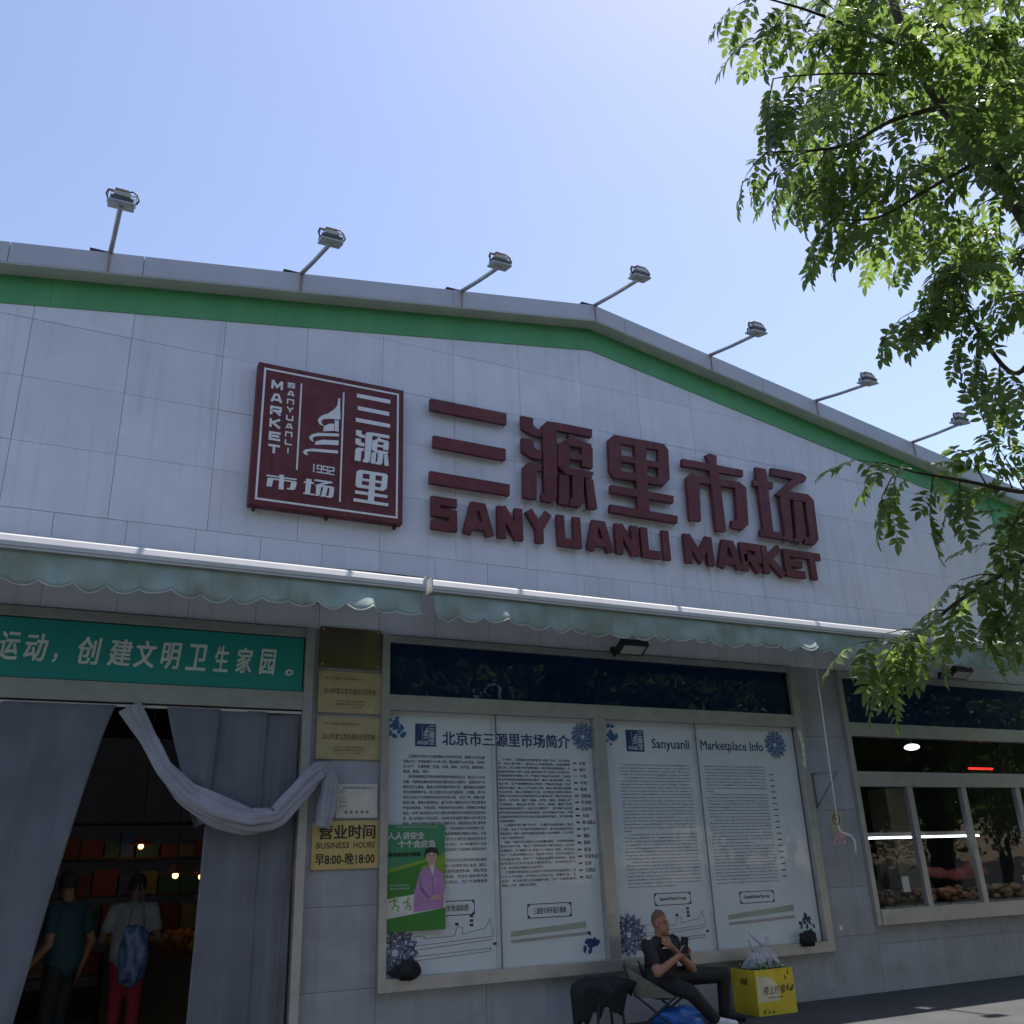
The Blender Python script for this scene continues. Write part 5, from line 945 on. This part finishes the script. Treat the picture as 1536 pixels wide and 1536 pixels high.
def twig(p, d, L, r_=.0045, step=.065, sc=1., droop=.5):
    d = np.array(d, float); d /= np.linalg.norm(d); p = np.array(p); e = p + d * L * .5 + [0, 0, .02 * L]; f_ = p + d * L + [0, 0, -.16 * L]
    tw.tube([p, e, f_], [r_, r_ * .7, r_ * .4], 5); CRN.spray([p, e, f_], R_, step, sc, droop)
def toward(a, px, py, zc): return C(px, py, zc) - np.array(a)
# explicit sprays that show singly
def ex(p0, p1, step=.06, droop=.6, sc=1., mid=None):
    a = C(*p0); b_ = C(*p1); tw.tube([a, (a + b_) / 2 + [0, 0, .015], b_], [.005, .004, .002], 5); CRN.spray([a, (a + b_) / 2 + [0, 0, .015], b_], R_, step, sc, droop, .05)
for a, b_ in (((1150, 228, 5.15), (1120, 262, 5.1)), ((1216, 226, 5.2), (1165, 250, 5.1)), ((1240, 224, 5.25), (1210, 290, 5.2)), ((1275, 215, 5.3), (1250, 280, 5.2)), ((1250, 330, 5.1), (1225, 360, 5.1)), ((1290, 328, 5.15), (1265, 352, 5.1)), ((1140, -5, 5.3), (1105, 8, 5.3)), ((1185, 5, 5.35), (1150, 62, 5.3)), ((1160, 118, 5.3), (1150, 175, 5.2)), ((1200, 114, 5.3), (1160, 180, 5.2)),
              ((1420, 400, 5.2), (1395, 440, 5.2)), ((1440, 440, 5.2), (1385, 480, 5.1)), ((1450, 460, 5.2), (1440, 520, 5.1)), ((1470, 500, 5.2), (1465, 560, 5.1)), ((1500, 540, 5.3), (1500, 600, 5.2)), ((1450, 430, 5.2), (1350, 478, 5.0)),
              ((1370, 708, 4.9), (1285, 690, 4.8)), ((1350, 704, 4.88), (1325, 740, 4.85)), ((1400, 713, 4.95), (1395, 765, 4.9)), ((1440, 720, 5.), (1440, 745, 4.9)), ((1480, 728, 5.), (1455, 690, 4.95)), ((1520, 736, 5.1), (1480, 640, 5.1)), ((1536, 735, 5.1), (1500, 675, 5.)), ((1545, 740, 5.1), (1520, 790, 5.)),
              ((1345, 965, 4.65), (1285, 965, 4.6)), ((1350, 962, 4.65), (1320, 1000, 4.6)), ((1375, 950, 4.7), (1345, 1005, 4.6)), ((1385, 945, 4.7), (1330, 950, 4.65)), ((1420, 915, 4.75), (1385, 925, 4.7)), ((1440, 900, 4.8), (1420, 940, 4.75)), ((1480, 878, 4.85), (1480, 935, 4.8)), ((1510, 858, 4.9), (1505, 920, 4.8)), ((1500, 862, 4.9), (1440, 870, 4.85)), ((1530, 845, 4.95), (1525, 910, 4.9)), ((1545, 835, 5), (1490, 815, 5.)), ((1555, 800, 5.1), (1510, 770, 5.1))): ex(a, b_)
# dense crown: clumps through its volume, part of it in view, most beyond the frame
def inpoly(x, y, pg):
    c_ = False; j = len(pg) - 1
    for i in range(len(pg)):
        if (pg[i][1] > y) != (pg[j][1] > y) and x < (pg[j][0] - pg[i][0]) * (y - pg[i][1]) / (pg[j][1] - pg[i][1]) + pg[i][0]: c_ = not c_
        j = i
    return c_
mass = [(1190, -400), (1170, 0), (1215, 50), (1235, 90), (1200, 190), (1200, 270), (1240, 320), (1290, 320), (1340, 300), (1410, 340), (1440, 420), (1490, 440), (1560, 600), (1640, 640), (2100, 600), (2300, 100), (2100, -600), (1600, -900), (1300, -700)]
cnt = 0
while cnt < 255:
    x, y_ = R_.uniform(1090, 2320), R_.uniform(-900, 660)
    if not inpoly(x, y_, mass): continue
    vis = 1150 < x < 1560 and -30 < y_ < 460
    if not vis and R_.random() > .2: continue
    zc = R_.uniform(5.1, 7.2) if vis else R_.uniform(4.6, 8.2)
    p = C(x, y_, zc); a = R_.uniform(0, 6.28); twig(p, (math.cos(a), math.sin(a), R_.uniform(-.3, .25)), R_.uniform(.3, .5), step=.064, sc=1.1); cnt += 1
tag(tw.build('twigs', M_TWIG, tree), kind='stuff'); tag(CRN.build('crown', ML, tree), kind='stuff')
# ------------------------------------------------------------------ trees across the road, mirrored in the glass; unseen kerb row added for shade
def fartree(x, yq, h, lab, sd, grp, n=15000, ls=(.1, .17), sx=3.1, sy=2.2):
    o = E('street_tree', (x, yq, 0), lab, 'tree', grp); R_ = random.Random(sd)
    MB().tube([(x, yq, 0), (x + .1, yq, h * .2), (x, yq + .1, h * .45), (x + .2, yq, h * .75)], [.3, .2, .17, .06], 10).build('trunk', M_BARK, o, smooth=True)
    for i in range(6): a = i * 1.05; MB().tube([(x, yq, h * (.33 + .04 * i)), (x + math.cos(a) * 1.0, yq + math.sin(a) * 1.0, h * (.48 + .04 * i)), (x + math.cos(a) * 2.1, yq + math.sin(a) * 2.1, h * (.56 + .05 * i))], [.1, .07, .03], 7).build('limb', M_BARK, o)
    cl = np.array([(max(-sx, min(sx, R_.gauss(0, sx * .65))), max(-sy, min(sy, R_.gauss(0, 1.5))), R_.uniform(-.36, .36) * h) for _ in range(70)]); rg_ = np.random.default_rng(sd); c = cl[rg_.integers(0, 70, n)] + np.clip(rg_.normal(0, .5, (n, 3)), -.9, .9) + [x, yq, h * .62]
    d = rg_.normal(size=(n, 3)); d /= np.linalg.norm(d, axis=1)[:, None]; e = np.cross(d, rg_.normal(size=(n, 3))); e /= np.linalg.norm(e, axis=1)[:, None]; s_ = rg_.uniform(ls[0], ls[1], n)[:, None]
    V = np.stack([c - d * s_, c + e * s_ * .45, c + d * s_, c - e * s_ * .45], 1).reshape(-1, 3); tag(fastmesh('crown', V, np.arange(4 * n).reshape(-1, 4), ML, o, 4), kind='stuff')
far = [('first', -7), ('second', -1.2), ('third', 4.8), ('fourth', 11), ('fifth', 17.5), ('sixth', 24), ('seventh', 31), ('last', 38)]
for i, (nm, x) in enumerate(far):
    fartree(x, -20 + .6 * math.sin(i * 2), 12 + .8 * math.sin(i * 3 + 1), nm + ' tree from the left across the road, mirrored in the window glass', 40 + i, 'trees across the road')
for i, (nm, x) in enumerate(far):
    fartree(x + 2.5, -12.9, 10 + .6 * math.sin(i * 3 + 1), nm + ' unseen tree from the left along the near kerb, added for shade', 60 + i, 'unseen shade trees added along the near kerb')  # row added out of view to shade the street and lower wall
fartree(14.7, -3.2, 8.0, 'second street tree standing beyond the right edge behind the near branches', 91, None, 30000, (.04, .07), 1.7, 1.3)
sh = E('market_shelf', (1.3, 4.6, 0), 'shelf stacked with small boxes deep in the dark hall', 'shelf'); R_ = random.Random(31)
for z in (.5, .95, 1.4, 1.85, 2.3): MB().box(-.2, 2.9, 4.5, 4.9, z, z + .03).build('shelf_board', MATS['stall_wood'], sh)
for x in (-.2, 2.87): MB().box(x, x + .03, 4.5, 4.9, .03, 2.4).build('upright', MATS['stall_wood'], sh)
CBX = [mat('carton%d' % i, c, .6, 0, .15, 8) for i, c in enumerate(((.3, .2, .1), (.35, .08, .05), (.1, .2, .12), (.4, .33, .15), (.12, .15, .25)))]
for z in (.53, .98, 1.43, 1.88):
    x = -.15
    while x < 2.7:
        w = R_.uniform(.12, .3); MB().box(x, min(x + w, 2.85), 4.52, 4.85, z, z + R_.uniform(.15, .33)).build('stacked_box', R_.choice(CBX), sh); x += w + R_.uniform(.01, .05)
